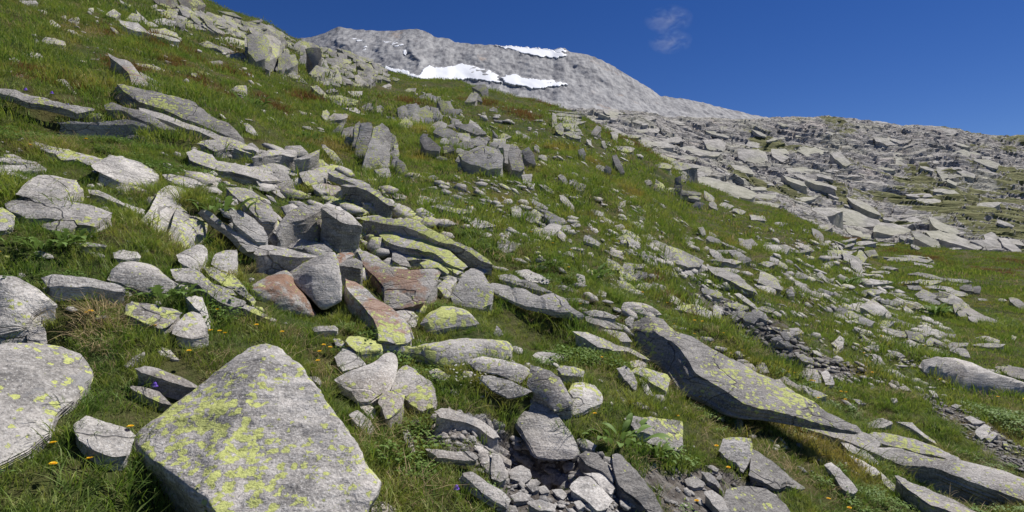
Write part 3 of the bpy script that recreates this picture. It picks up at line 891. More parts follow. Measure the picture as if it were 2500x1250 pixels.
# --- left meadow
S('E', "110,215 200,130 280,72 390,72 560,105 500,142 350,238 210,240", "trapezoid boulder with lichen-flecked top and shaded right end, left meadow", "the trapezoid boulder on the left", ex=(65, 70), li=.5)
S('E', "30,270 120,245 340,242 480,255 620,285 740,310 820,345 760,392 690,450 560,430 540,400 400,395 180,385 60,330", "wide flat lichen-flecked slab lying right below the trapezoid boulder", "the wide flat slab on the left", ex=(10, 28), li=.55, over=False)
S('E', "280,430 420,410 540,412 560,450 450,490 330,472", to=.7, li=.2)
S('E', "640,178 720,185 830,240 920,280 1060,325 1040,345 1000,350 900,300 760,240 650,205", ex=(-12, 28), li=.3)
S('E', "-60,310 20,310 80,350 112,382 100,440 40,470 -60,470", li=.6)
S('E', "1150,200 1180,175 1250,138 1350,148 1480,185 1490,205 1400,210 1345,222 1320,262 1270,335 1240,440 1190,552 1130,572 1040,512 960,490 1000,430 1080,340", "tall hooked pale boulder with lichen, left half of a split pair", "the hooked pale boulder", ex=(25, 20), li=.5, to=1.08, k=.4)
S('E', "1325,270 1360,300 1400,360 1490,372 1565,430 1480,432 1420,442 1390,492 1330,572 1310,602 1210,602 1230,500 1260,400", "wedge boulder with bright lichen and dark right face, right half of a split pair", "the dark-faced wedge boulder", ex=(35, 110), li=.72, exr=(.2, 1.2))
S('E', "1450,318 1520,335 1620,420 1720,500 1885,600 1865,622 1800,632 1740,572 1640,472 1560,412", "thin plank of rock propped diagonally over a black hollow", "the propped diagonal plank", ex=(-35, 22), over=True, li=.35)
S('E', "1640,165 1720,158 1830,180 1895,235 1750,268 1690,222", li=.45, ex=(-15, 25))
S('F', "-30,262 110,235 190,310 238,395 210,425 120,420 40,340", "flat-topped lichened block, upper of two stepped blocks above the diagonal plank", ex=(-15, 60), li=.5)
S('F', "-126,330 -40,330 60,392 130,452 165,535 150,560 80,560 0,500 -90,420", "grey flat-topped block, lower of two stepped blocks above the diagonal plank", ex=(5, 70), li=.3)
S('E', "1280,660 1350,620 1430,580 1490,580 1505,610 1480,680 1430,745 1370,740 1300,702", "rounded pale stone in front of the black hollow", ex=(15, 22), li=.25, to=1.12, dome=.06)
S('E', "1530,722 1570,650 1640,625 1725,612 1730,720 1715,800 1640,780 1560,745", "upright triangular pale stone right of the rounded pale stone", li=.4, k=.5, ex=(0, 15))
S('E', "1470,745 1530,740 1640,790 1700,800 1760,870 1800,930 1862,1002 1840,1030 1740,950 1620,880 1520,812", li=.3, to=.75)
S('E', "1240,750 1400,745 1470,790 1550,860 1700,900 1730,940 1650,945 1540,905 1440,872 1340,852 1280,842", ex=(-5, 25), li=.5)
S('E', "1440,872 1560,912 1690,962 1795,1000 1780,1022 1700,1040 1600,1002 1500,932", ex=(-10, 25), li=.25)
S('E', "780,830 810,760 880,700 960,690 1080,710 1160,750 1210,800 1270,850 1365,880 1370,912 1240,922 1100,938 960,882 880,852", "low domed lichen-speckled rock in the grass, centre of the left meadow", "the low domed rock", dome=.08, li=.45)
S('E', "290,815 350,800 480,808 700,835 860,870 915,905 900,917 800,912 640,887 480,892 340,882", "long pale plank of rock with a square dark end, left meadow", "the long pale plank", ex=(8, 45), li=.15, to=1.2)
S('E', "290,900 380,882 400,930 300,942", li=.2)
S('E', "920,1010 960,990 1100,1015 1250,1045 1335,1070 1260,1152 1180,1192 1060,1152 950,1102 900,1082", li=.35, ex=(0, 12))
S('E', "1260,1170 1340,1082 1410,1045 1450,1060 1490,1150 1505,1242 1380,1262 1250,1222", li=.4, ex=(20, 12), to=1.08)
S('E', "1340,965 1420,955 1470,965 1500,1040 1532,1140 1530,1192 1500,1182 1460,1082 1400,1022", ex=(-15, 40), li=.5)
S('E', "560,570 650,570 780,590 770,602 620,602", li=.5)
S('E', "820,640 900,620 1000,640 1030,680 900,692 830,682", li=.3)
S('E', "640,640 740,648 765,668 660,665", li=.2)
S('X', "222,405 270,377 300,376 340,388 385,410 378,424 350,434 320,446 290,440 240,420", "whitish four-sided boulder under the long upper slabs, left", "the whitish four-sided boulder", ex=(12, 8), li=.35, to=1.15)
S('E', "890,160 960,150 1030,170 1040,195 900,197", li=.4)
S('E', "1180,75 1250,70 1360,95 1480,130 1500,152 1400,152 1340,132 1280,132 1220,112", li=.2)
S('E', "-20,10 90,10 150,20 120,50 60,55 -20,40", li=.3, ex=(0, 8))
S('E', "-20,50 100,60 220,100 200,117 100,82 -20,77", li=.3, ex=(0, 12))
S('E', "180,0 280,0 340,35 330,52 240,42", li=.3)
S('X', "455,368 475,358 520,375 530,390 620,405 700,425 690,442 640,442 560,417 500,402 465,387", "long flat grey slab above the split pair, pointing right", ex=(-3, 10), li=.3)
# --- upper left long slabs
S('A', "850,605 900,610 960,625 1100,655 1250,690 1350,720 1420,745 1480,790 1560,850 1660,890 1740,960 1830,1047 1780,1030 1640,980 1500,920 1380,870 1280,830 1150,780 1012,748 955,695 880,640", "great long slab with rough dark butt end, upper left slope", "the great long slab", ex=(-75, 50), exr=(1.25, .25), li=.42, to=.85, lay=.6, over=True)
S('A', "1010,765 1150,805 1300,862 1500,942 1700,1012 1880,1080 1890,1112 1840,1092 1660,1062 1560,1012 1400,942 1240,882 1100,832 1020,795", "thin lower slab split off beneath the great long slab", ex=(-15, 30), li=.2)
S('A', "750,742 780,730 900,770 1000,790 1100,840 1200,900 1300,940 1290,952 1180,942 1080,882 990,852 900,802 830,792 760,782", ex=(0, 30), li=.2, to=.85)
S('A', "1430,1035 1560,1012 1650,1022 1800,1062 1890,1105 1830,1112 1700,1072 1620,1082 1560,1092 1500,1062", ex=(0, 40), li=.35)
S('A', "780,375 810,395 870,425 930,430 980,490 1010,530 1080,600 1215,680 1150,672 1040,642 950,612 942,560 900,500 850,450 790,402", "pale upright blade with an orange streak above the great long slab", "the pale blade with orange streak", li=.1, ru=.45, to=1.12, k=.45)
S('A', "1010,510 1060,540 1130,580 1190,630 1217,670 1180,662 1100,602 1040,562", li=.5)
S('A', "0,640 90,650 200,680 380,735 500,760 690,790 680,802 560,822 440,775 290,752 200,742 100,702 0,672 -80,650", "long ledge slab overhanging a black hollow at the upper left edge", "the overhanging ledge slab", ex=(-25, 55), exr=(.6, .9), li=.4, over=True)
S('A', "400,880 500,870 640,885 780,875 900,862 1000,880 1095,920 1040,912 960,892 900,902 800,907 680,902 560,897 430,892", "flat slab with dark shaded front, below the overhanging ledge slab", ex=(20, 75), exr=(.3, 1.0), li=.45)
S('A', "500,860 530,835 570,845 560,872", li=.5); S('A', "560,840 640,822 655,830 600,857", li=.1, to=.8); S('A', "635,857 660,825 720,820 752,840 720,862", li=.5)
S('A', "910,1000 960,975 1020,975 1075,1010 1060,1027 1000,1002 960,1002", ex=(0, 25), li=.2)
S('A', "290,1070 370,1060 500,1080 640,1120 760,1150 700,1187 640,1192 560,1152 440,1152 400,1112", "tilted lichened slab left of the whitish four-sided boulder", ex=(-15, 18), li=.5)
S('A', "290,1082 380,1120 430,1162 360,1162 300,1102", li=.3, to=.9)
S('A', "0,1140 120,1150 280,1170 250,1182 100,1182 0,1172", li=.3); S('A', "0,1190 200,1190 330,1230 250,1242 0,1222", li=.3)
S('A', "405,580 470,575 520,630 590,712 560,702 480,622", li=.3, to=1.1)
S('A', "300,290 330,265 400,275 470,300 480,327 400,317 340,322", li=.3, to=1.1)
for p in ["490,147 520,130 570,120 580,140 530,167", "440,120 480,110 485,140 450,142", "340,160 380,140 440,190 430,202 360,202", "465,210 520,220 660,285 650,297 540,247", "690,300 770,360 740,352",
          "130,400 230,372 300,390 315,407 260,422 200,397", "60,420 110,415 150,440 190,460 140,472 90,452", "0,490 60,500 175,545 120,537 0,512", "890,335 960,340 1050,375 1070,402 1000,382 900,357",
          "980,455 1080,465 1200,510 1180,527 1100,502 1000,477", "1380,525 1430,530 1460,567 1400,552", "1430,510 1500,520 1560,550 1540,562 1450,537", "1500,445 1600,438 1625,445 1580,477 1500,467",
          "1640,400 1720,380 1810,380 1820,402 1740,432 1650,427", "1670,650 1720,620 1790,620 1800,650 1760,682 1690,677", "640,60 680,50 680,87 650,87", "700,50 760,80 750,107 720,92", "140,0 260,0 280,25 200,32 150,17",
          "240,280 265,277 285,305 255,310", "690,145 715,142 720,160 700,165", "870,190 900,175 950,220 920,225", "1770,895 1800,890 1870,970 1840,985 1790,930", "1330,660 1390,690 1440,735 1400,725 1350,690",
          "1440,310 1500,293 1600,330 1710,372 1640,384 1560,347 1480,332", "1590,285 1680,268 1780,290 1790,352 1700,340"]:
    S('A', p, li=.45, to=1.05)
S('B', "0,1050 50,1030 110,1090 100,1112 30,1112", ex=(0, 10), li=.2, to=.8)
S('B', "40,1140 170,1085 370,1085 380,1110 355,1135 270,1120 120,1142", ex=(-10, 85), li=.45)
S('B', "345,1160 450,1120 540,1085 530,1110 470,1150 400,1160", "prow-like wedge of rock with lichened crest, top of the centre heap", ex=(-10, 100), exr=(.6, .9), li=.6)
S('B', "480,1220 510,1150 560,1155 582,1190 520,1232", li=.5, ex=(0, 15))
S('B', "0,1175 180,1185 300,1210 400,1260 350,1272 200,1242 0,1222", li=.6, ex=(-5, 15))
S('B', "420,1250 560,1205 680,1200 660,1225 600,1262 480,1272", li=.6)
S('B', "545,1040 580,1050 640,1100 720,1200 690,1212 620,1152 570,1092", li=.35)
S('B', "0,895 20,890 60,930 90,975 70,987 30,962 0,942", li=.3, to=1.1)
# --- centre heap
S('F', "155,130 170,70 250,45 310,80 367,190 330,202 250,182 170,152", "blocky grey boulder at the upper left of the centre heap", ex=(0, 15), li=.15, to=.9, k=.42)
S('F', "60,100 100,60 160,60 150,120 260,190 320,220 320,242 270,242 200,192 100,152", li=.15, ex=(-5, 10))
S('F', "390,60 560,20 640,10 682,15 650,40 592,50 587,90 540,132 460,152 420,122", li=.55, ex=(10, 15))
S('F', "590,60 650,45 720,80 800,110 900,140 912,162 800,147 700,112 640,92", ex=(-15, 40), li=.5, over=True)
S('F', "480,152 560,140 690,160 690,187 620,222 540,212 500,182", li=.2, ru=.25)
S('F', "690,182 760,165 820,195 857,240 850,262 790,255 750,205", ex=(-50, 40), li=.5)
S('F', "690,140 790,150 920,175 980,210 1050,260 1097,305 1040,300 960,240 880,190 780,162", "slab with dark shaded flank at the top right of the centre heap", "the dark-flanked slab", ex=(-25, 120), exr=(1.0, .4), li=.45, to=.85)
S('F', "540,217 620,225 720,260 800,300 892,340 870,357 780,357 720,312 620,262 560,242", li=.65, ex=(-5, 12))
S('F', "840,280 900,275 960,310 1042,370 1010,372 920,322", li=.5, ex=(-5, 12)); S('F', "1080,305 1150,300 1200,340 1242,410 1180,417 1140,402 1100,352", li=.35, ex=(-15, 10))
S('F', "830,395 910,365 1050,390 1260,420 1400,500 1520,560 1640,600 1740,670 1795,720 1700,690 1600,622 1500,577 1400,562 1270,502 1150,452 1000,432 900,412", "great lichen-covered slab dipping right across the centre heap", "the great lichened slab", ex=(15, 125), exr=(.2, 1.0), li=.75, to=1.1)
S('F', "960,480 1020,430 1150,440 1270,510 1420,567 1500,640 1612,740 1580,762 1480,722 1380,652 1250,612 1120,592 1040,562 970,512", "second broad lichened slab just beneath the great one, centre heap", ex=(-15, 45), li=.7, to=1.08, dt=-.1)
S('F', "1060,602 1120,620 1260,640 1400,650 1480,700 1592,780 1540,802 1440,742 1300,692 1180,692 1120,642", ex=(0, 22), li=.7, dt=-.1)
S('F', "1065,605 1110,620 1170,680 1202,740 1120,732 1065,692", li=.05, to=.9, dt=-.2)
S('F', "1265,720 1330,690 1400,720 1482,780 1470,802 1400,752 1300,762", li=.7, ex=(-5, 20), dt=-.15)
S('F', "200,482 250,410 300,350 400,300 540,300 557,330 510,362 420,402 340,417 280,462 240,522", "big lichen-topped boulder with dark shaded front, left in the centre heap", "the dark-fronted boulder", ex=(25, 150), exr=(.3, 1.0), li=.5)
S('F', "545,320 570,290 610,280 690,300 780,370 862,450 760,440 690,420 620,372", "square-cut boulder with a smooth pale top sloping right, middle of the heap", "the square-cut boulder", ex=(-40, 225), exr=(1.0, .75), li=.3, to=1.0)
S('F', "60,645 110,590 190,588 300,612 430,645 545,668 420,677 300,672 180,652 90,662", "lichen-topped slab with a long black front edge, centre heap", ex=(-15, 135), exr=(.9, .5), li=.65)
S('F', "270,582 400,565 560,570 632,620 600,652 500,642 420,622", li=.3, to=1.1, ex=(0, 10))
S('F', "365,697 450,675 510,675 460,702 400,722", li=0, ru=1.0, dt=-.1); S('F', "640,662 700,640 775,640 792,660 730,692 690,732 655,732", li=.05, ru=.95, dt=-.1, ex=(0, 12))
S('F', "670,737 730,692 800,680 852,710 840,762 760,745", ex=(0, 90), li=.15, to=.7, dt=-.15)
H('F', (560, 1062), [(290, 790, .25), (340, 855, .06), (480, 770, .1), (640, 635, .35), (655, 660, .28), (692, 860, .12), (692, 1000, .05), (560, 1066, 0), (490, 1000, 0), (440, 930, .03), (520, 668, .5), (400, 718, .45), (700, 980, .5), (450, 1000, .5)],
  "block with smooth grey top and speckled upright front, centre foreground heap", "the speckled-front block", li=.35, to=.95)
H('F', (420, 1100), [(25, 905, -.2), (60, 937, -.25), (90, 850, -.05), (170, 810, .1), (290, 775, .25), (322, 805, .2), (282, 832, 0), (205, 900, -.15), (370, 900, .1), (440, 1000, .05), (520, 1132, .05), (420, 1102, 0), (300, 1052, -.1), (130, 1032, -.2), (420, 960, .4)],
  "rust-stained wedge leaning against the block with the speckled front", li=.35, ru=.75, to=.95)
S('F', "800,540 830,570 880,590 940,640 1000,690 1060,730 1120,745 1200,760 1422,758 1432,777 1380,862 1310,992 1210,1022 1060,1032 1000,1012 1005,890 960,832 900,762 850,692 820,612", "tall rust-topped blade of rock with a clean grey face, centre heap", "the tall rust-topped blade", li=.32, ru=.6, to=1.05, k=.5, ex=(-15, 14), dt=-.05)
S('F', "725,815 800,840 870,890 940,960 1000,1000 1080,1060 1150,1110 1200,1190 1227,1262 1180,1292 1100,1302 960,1282 960,1202 930,1132 890,1082 830,1002 760,922 730,862", "split reddish blade pointing up left, with bright lichen at its foot", "the split reddish blade", ex=(-25, 55), exr=(1.0, .2), li=.55, ru=.55, k=.42, over=False)
S('F', "1490,942 1530,880 1600,772 1640,750 1720,780 1760,850 1802,910 1802,1012 1720,1052 1620,1032 1520,1012", "dark upright rock with a coarse shaded face and lichened rim, right of the heap", "the dark coarse-faced rock", k=.78, li=.4, to=.85)
S('F', "1390,892 1450,822 1520,815 1540,840 1490,902 1480,962 1450,962 1420,922", li=.5)
S('F', "1270,1152 1330,1082 1420,1032 1510,1025 1600,1050 1660,1100 1702,1147 1600,1172 1500,1182 1400,1202 1330,1202", "lens-shaped boulder thick with yellow lichen, in grass below the heap", "the lens-shaped lichened boulder", dome=.09, li=.9, to=1.05)
S('F', "1080,1072 1150,1050 1220,1070 1262,1110 1230,1172 1180,1182 1120,1112", li=.4, to=1.1); S('F', "1220,1030 1260,1015 1322,1040 1300,1082 1240,1082", li=.7)
S('F', "480,1190 560,1175 640,1170 677,1185 670,1210 620,1207 560,1212 500,1217", ex=(0, 35), li=.3, to=.9)
S('F', "1800,1232 1825,1172 1850,1195 1872,1240 1820,1252", k=.5, li=0, to=1.15)
S('F', "0,1020 60,1040 150,1090 232,1130 180,1132 60,1082 -40,1042", li=.25)
for p in ["980,170 1020,160 1030,200 1000,212", "1065,225 1110,215 1170,235 1165,257 1090,252", "1245,265 1290,250 1332,290 1290,302 1250,287", "1250,235 1300,230 1367,255 1330,277", "1430,270 1460,262 1487,285 1460,302 1435,294",
          "1335,300 1450,305 1642,340 1640,357 1560,362 1420,327", "1625,422 1670,390 1740,415 1822,450 1740,462 1680,472", "1700,517 1750,495 1792,515 1760,532", "1830,562 1850,525 1930,550 1992,580 1970,622 1900,642 1830,602",
          "1690,250 1740,250 1792,285 1750,282", "1210,65 1260,65 1282,90 1230,97", "1320,90 1370,80 1402,100 1350,122", "1280,370 1330,370 1362,430 1310,432 1285,402", "1290,335 1340,340 1342,372 1300,367"]:
    S('F', p, li=.2, to=1.12, ex=(0, 8))
# --- right of the heap
S('G', "20,772 110,765 200,800 282,850 260,862 150,852 60,812", li=.1, to=1.15, ex=(-3, 8))
S('G', "-100,800 0,800 60,840 180,870 290,930 302,945 220,932 120,902 0,862 -90,832", ex=(-8, 25), li=.3)
S('G', "-170,862 -60,870 0,900 100,912 200,962 300,947 380,980 440,1050 532,1112 500,1122 420,1082 320,1082 220,1052 100,1032 0,982 -120,932", "layered lichened slab jutting right over a dark gap below the heap", "the jutting layered slab", ex=(5, 55), exr=(.3, 1.0), li=.55, lay=.8, over=True)
for p in ["300,882 380,880 480,910 492,927 400,922 320,907", "390,967 470,970 562,995 560,1012 470,1002 400,987", "500,1067 600,1060 700,1080 772,1110 740,1122 640,1112 560,1092", "530,1102 620,1120 720,1150 812,1190 800,1202 700,1192 600,1162 540,1132", "820,1132 860,1105 892,1120 870,1182 830,1162"]:
    S('G', p, li=.2, to=1.1, ex=(0, 8))
S('G', "800,1042 820,1000 880,995 960,1010 1040,1050 1092,1090 1000,1097 900,1072 840,1062", "smooth egg-shaped boulder just above the end of the long leaning slab", dome=.08, li=.4, to=1.1)
S('X', "1548,768 1580,765 1620,775 1650,805 1690,818 1740,850 1800,880 1850,908 1900,926 1945,955 1990,973 2025,1002 2052,1012 2095,1030 2109,1048 2050,1040 1995,1025 1936,1011 1850,991 1815,980 1755,940 1700,907 1680,874 1660,847 1620,817 1585,792",
  "very long leaning slab with lichened top and black underside, right of centre", "the very long leaning slab", ex=(-64, 64), exr=(1.0, .1), li=.45, to=.85, over=True, rel=.5)
S('K', "550,20 650,25 760,70 860,120 960,150 1082,215 1020,207 920,162 820,157 720,132 640,72", li=.5, to=1.05); S('K', "740,10 800,5 900,30 960,90 880,92 840,62", li=.1, to=1.1)
S('K', "280,182 310,155 400,160 520,190 542,202 440,232 400,252 340,242", li=.55); S('K', "440,272 470,250 560,260 632,290 620,332 560,322 480,312", li=.6, ex=(0, 22))
S('K', "850,272 910,250 960,300 992,370 985,422 950,402 900,342", li=.5, k=.45); S('K', "1000,332 1040,360 1102,455 1060,452 1020,392", li=.1)
S('K', "940,287 1000,265 1100,285 1200,310 1222,340 1190,432 1120,392 1040,332", "lichened tilted stone in the grass below the very long leaning slab", li=.7, ex=(-10, 15)); S('K', "1210,302 1250,280 1320,300 1400,370 1467,435 1440,452 1340,442 1260,442 1200,422 1190,362", li=.5, dome=.05, to=1.05)
S('K', "940,225 1000,215 1067,240 1050,267 950,267", li=.1, ru=.15)
# --- centre foreground
S('J', "600,347 680,300 800,250 880,215 940,160 990,143 1020,170 1032,210 1010,300 990,362 950,422 880,472 830,502 760,492 720,432 650,382", "pinkish smooth stone shaped like a shark fin, front centre", "the pinkish fin-shaped stone", dome=.05, li=.05, to=1.15, ru=.12, k=.42, crack=.2)
S('J', "1010,332 1040,280 1090,250 1150,280 1200,320 1262,355 1287,400 1302,490 1290,522 1200,552 1150,522 1090,482 1000,422 980,422", "lichen-dotted angular stone leaning on the pinkish fin-shaped stone", "the lichen-dotted angular stone", ex=(10, 35), li=.62, to=1.08)
S('J', "900,502 930,432 1000,430 1080,442 1060,532 980,602 950,602 930,542", li=.3, ex=(0, 10), dt=-.08)
S('J', "600,192 660,130 700,125 760,180 822,235 760,262 660,292 620,252", li=.2, to=1.12)
S('J', "680,82 700,50 790,60 880,80 922,110 920,142 850,152 760,157 700,112", ex=(15, 25), li=.85); S('J', "595,72 640,70 682,110 660,132 610,112", li=.5)
S('X', "930,838 975,835 1005,845 1050,838 1100,826 1140,821 1200,822 1240,826 1257,840 1250,865 1225,880 1180,872 1140,887 1100,892 1060,882 1020,862 960,852", "long low whale-backed slab with lichen rim, front centre", "the whale-backed slab", dome=.05, li=.55, to=1.05)
S('X', "1140,880 1150,872 1180,867 1230,878 1290,896 1297,905 1280,925 1270,935 1220,916 1165,902", "pale pink loaf of rock, upper of two overhanging stones front centre", ex=(0, 5), li=.15, ru=.1, to=1.25, dome=.04, over=True)
S('X', "1165,920 1190,916 1250,929 1300,954 1280,964 1240,972 1200,952", "grey pointed stone wedged under the pale pink loaf", ex=(-2, 5), li=.15, over=True)
S('K', "240,382 270,250 320,260 400,290 460,330 500,400 557,510 500,542 430,562 390,512 300,442", "tall rounded boulder with two lichen blotches beside the pink loaf", "the blotched rounded boulder", ex=(15, 50), li=.5, to=1.15, k=.42, dome=.04)
S('K', "510,432 550,370 630,350 700,380 750,440 757,500 700,532 620,572 560,582 545,502", "round lichened boulder in grass, right of the blotched rounded boulder", dome=.07, li=.65, to=1.05)
S('K', "150,612 200,530 275,450 330,480 400,530 470,620 540,710 580,790 592,860 540,887 420,892 310,872 260,782 200,682", "clean silver-grey tongue of rock hanging over a black hollow, front centre", "the silver-grey tongue", ex=(-25, 18), over=True, li=.02, to=1.25, k=.1, dt=-.05, crack=0)
S('K', "560,742 640,750 717,800 690,832 600,802", li=.1, ex=(-5, 12)); S('K', "580,862 640,832 720,850 800,930 852,1010 830,1052 760,982 640,922", li=.05, to=.6, ex=(-5, 15))
S('K', "820,862 870,860 940,920 1040,1020 1110,1110 1150,1190 1182,1290 1100,1270 1000,1172 900,1112 860,1062 830,962", "dark slaty slab sloping into the bottom edge, right of the hollow", "the dark slaty slab", li=.15, to=.62, ex=(-10, 20), lay=.6)
S('K', "535,1062 600,1000 670,1005 720,1060 832,1160 780,1222 720,1232 650,1172 560,1102", "flat clean light-grey stone lying on gravel at the bottom centre", "the flat light-grey stone", li=0, to=1.2, ex=(-5, 12), crack=0)
S('K', "620,977 780,980 837,1080 810,1122 740,1082 680,1002", li=0, to=1.1); S('K', "440,1032 480,990 560,990 567,1030 520,1062 450,1057", li=0, to=1.0, ex=(0, 10))
S('K', "910,592 950,590 1080,600 1200,615 1302,630 1307,800 1280,832 1150,802 1000,752 960,662", "squarish stone with one big sunny lichen blotch, alone in grass", "the squarish blotched stone", li=.78, to=1.02, ex=(-8, 8))
S('K', "1540,832 1570,750 1620,738 1700,742 1762,750 1772,800 1740,922 1710,982 1690,972 1660,912 1580,872", "heart-shaped pale stone standing in grass, front right", "the heart-shaped pale stone", li=.4, to=1.2, k=.42)
S('L', "-50,800 0,830 80,880 200,980 332,1080 300,1092 200,1062 150,1080 60,1040 -50,980", "dark wedge of rock leaning right of the heart-shaped pale stone", li=.1, to=.62)
S('X', "1775,1192 1810,1184 1870,1190 1920,1230 1940,1262 1900,1300 1800,1300 1760,1232", "dark rough rock cut by the bottom edge, right side", li=.02, to=.55)
for p in ["1420,972 1480,980 1540,1040 1582,1112 1540,1082 1460,1022", "1310,1022 1380,1000 1452,1050 1440,1077 1380,1082 1330,1062", "1440,1112 1500,1100 1570,1150 1622,1250 1600,1290 1500,1202", "1450,932 1500,930 1547,960 1530,977", "1530,1010 1545,992 1565,1005 1555,1027 1535,1025",
          "0,1062 60,1090 132,1170 110,1222 40,1202 -40,1132", "120,1132 200,1105 272,1130 260,1172 160,1177", "240,1177 330,1160 442,1200 430,1247 320,1232", "0,842 50,850 90,930 112,1020 60,1042 0,1012", "110,962 200,930 262,960 272,1010 220,1047 130,1012",
          "200,887 250,880 287,920 270,947 220,922", "330,1002 390,980 442,1020 400,1062 350,1062", "410,1092 480,1090 517,1130 490,1162 440,1132", "1640,640 1680,590 1710,640 1700,690 1660,680", "960,510 1000,500 1090,545 1060,555 980,530", "1740,730 1780,715 1806,730 1780,750",
          "300,1080 360,1060 400,1110 340,1120", "560,1180 610,1165 640,1210 590,1230", "230,1060 290,1050 330,1090 280,1110"]:
    S('K', p, li=.05, to=.9, ex=(0, 10))
S('J', "1215,817 1300,820 1440,835 1540,840 1582,870 1550,897 1420,892 1300,882", "two-layered plank of grey rock over a black gap, bottom centre", "the two-layered plank", ex=(0, 50), exr=(1, .8), li=.15, over=True)
S('J', "1470,972 1540,975 1640,1050 1760,1120 1802,1165 1780,1227 1700,1182 1600,1112 1480,1002", "slanting grey beam of rock with black shadow at its lower left", "the slanting grey beam", ex=(-45, 40), li=.05, over=True)
S('J', "1590,902 1640,850 1700,850 1740,910 1782,970 1780,1032 1720,1037 1640,972", li=0, to=1.1); S('J', "1550,792 1600,800 1662,850 1590,852", li=0); S('J', "1600,792 1690,820 1806,900 1806,932 1740,902", li=0)
S('J', "1280,562 1330,540 1420,560 1530,600 1620,640 1700,700 1742,740 1680,752 1600,692 1500,642 1400,622 1320,602", "low grey rib of rock above the gravel, front centre", ex=(-5, 15), li=.1)
S('J', "1060,692 1100,685 1140,740 1152,850 1120,862 1080,762", li=.25, to=1.15); S('J', "700,582 760,560 850,620 882,680 830,717 760,662", li=.02, to=.9); S('J', "770,522 810,500 880,550 882,630 830,602", li=.05, to=1.1)
S('J', "1120,632 1160,610 1202,640 1190,662 1140,662", li=0, to=.8); S('J', "870,1172 950,1175 1030,1230 1052,1300 900,1300 850,1242", li=.05, to=.9); S('J', "1240,285 1300,270 1392,320 1350,352 1270,332", li=.4, ex=(0, 8)); S('J', "420,330 480,325 522,370 500,385", li=.1, to=1.1)
# --- right foreground
S('L', "1090,252 1120,205 1200,188 1330,195 1450,230 1550,280 1700,330 1880,390 1880,475 1700,455 1560,450 1400,425 1330,372 1230,322 1130,282", "large smooth whale-like boulder without lichen at the right edge", "the smooth whale-like boulder", dome=.08, li=.04, to=1.12, crack=.3)
S('L', "1500,272 1640,290 1640,312 1560,302", li=.1); S('L', "1600,252 1700,250 1806,270 1860,300 1860,362 1700,322", li=.1, to=.75)
S('L', "745,832 820,800 900,800 1000,830 1150,870 1300,890 1450,900 1620,940 1806,1010 1920,1060 1920,1215 1806,1172 1700,1132 1500,1062 1380,1012 1250,962 1130,932 1000,932 900,892 830,862", "massive flat slab with lichen patches and a black front, bottom right corner", "the massive corner slab", ex=(-10, 115), exr=(.5, 1.0), li=.55, to=1.05)
S('L', "930,987 1000,1010 1100,1070 1250,1130 1400,1200 1520,1270 1450,1310 1300,1242 1180,1202 1080,1132 1000,1072", "lichened beam of rock below the massive corner slab, bottom right", li=.55, ex=(-10, 15), dt=-.15)
S('L', "730,722 790,705 900,715 1020,740 1150,780 1300,840 1402,890 1300,892 1180,852 1050,832 920,802 850,782 760,742", "long lichen-edged slab lying directly behind the massive corner slab", ex=(-5, 25), li=.5)
S('L', "250,612 330,620 450,650 600,680 750,720 842,770 830,800 750,832 640,782 520,742 400,702 280,662", "grey slab running under the foot of the very long leaning slab", ex=(-8, 18), li=.3)
S('L', "560,762 640,790 740,840 832,920 810,947 720,882 620,832", li=.2, ex=(-5, 12)); S('L', "620,852 700,890 800,950 832,990 780,1002 700,962", li=.3)
S('L', "450,922 500,910 560,950 620,1020 682,1100 650,1122 580,1092 530,1022", "pale tongue-shaped stone sloping down in grass, front right", li=.4, to=1.1)
S('L', "740,642 850,605 922,640 860,672 760,682", li=.1, to=1.1); S('L', "930,632 1050,640 1100,690 1200,760 1222,790 1130,742 1050,682", li=.5, ex=(-5, 10))
S('L', "140,347 200,335 260,380 340,430 392,470 300,432 220,392", li=.1, ru=.15, to=1.1); S('L', "260,382 350,400 482,460 400,477 340,432", li=.35)
for p in ["850,282 910,275 1007,330 970,362 910,322", "775,177 830,190 872,250 800,252", "730,122 825,118 830,155 760,142", "500,102 560,45 592,70 580,130 540,172 515,152", "570,42 605,28 622,50 590,62", "880,152 940,160 1002,195 970,207 900,172", "1005,117 1070,110 1122,155 1060,152",
          "680,62 720,50 772,95 700,92", "1275,112 1320,92 1432,100 1420,122 1300,142", "1300,152 1340,135 1410,145 1442,200 1380,192", "1450,112 1570,100 1682,110 1640,132 1540,127", "1475,67 1540,55 1642,85 1640,102 1560,97", "1230,157 1300,175 1332,195 1260,187",
          "280,312 330,270 400,280 432,370 340,352", "430,302 470,285 510,330 522,380 460,382", "250,172 310,175 382,220 370,242 300,222", "120,187 170,170 217,190 190,212 140,212", "130,87 200,90 247,125 190,132", "90,72 150,50 172,85 110,87", "210,2 280,0 297,40 230,52",
          "150,32 190,15 222,80 190,82", "0,227 50,230 82,300 30,302 -30,292", "950,402 1000,390 1047,430 1000,427", "1310,527 1340,515 1387,525 1350,547", "1390,602 1440,595 1547,640 1460,647", "1480,692 1540,650 1582,670 1560,732 1520,752 1480,722",
          "1540,742 1600,700 1637,720 1570,772", "1160,422 1200,425 1232,470 1190,462", "1230,452 1280,450 1292,467", "900,477 940,475 952,500 915,507", "1655,767 1690,770 1707,810 1670,797", "830,965 900,1030 960,1090 930,1110 850,1050", "640,480 700,490 740,515 690,520"]:
    S('L', p, li=.28, to=1.05, ex=(0, 10), coarse=True)
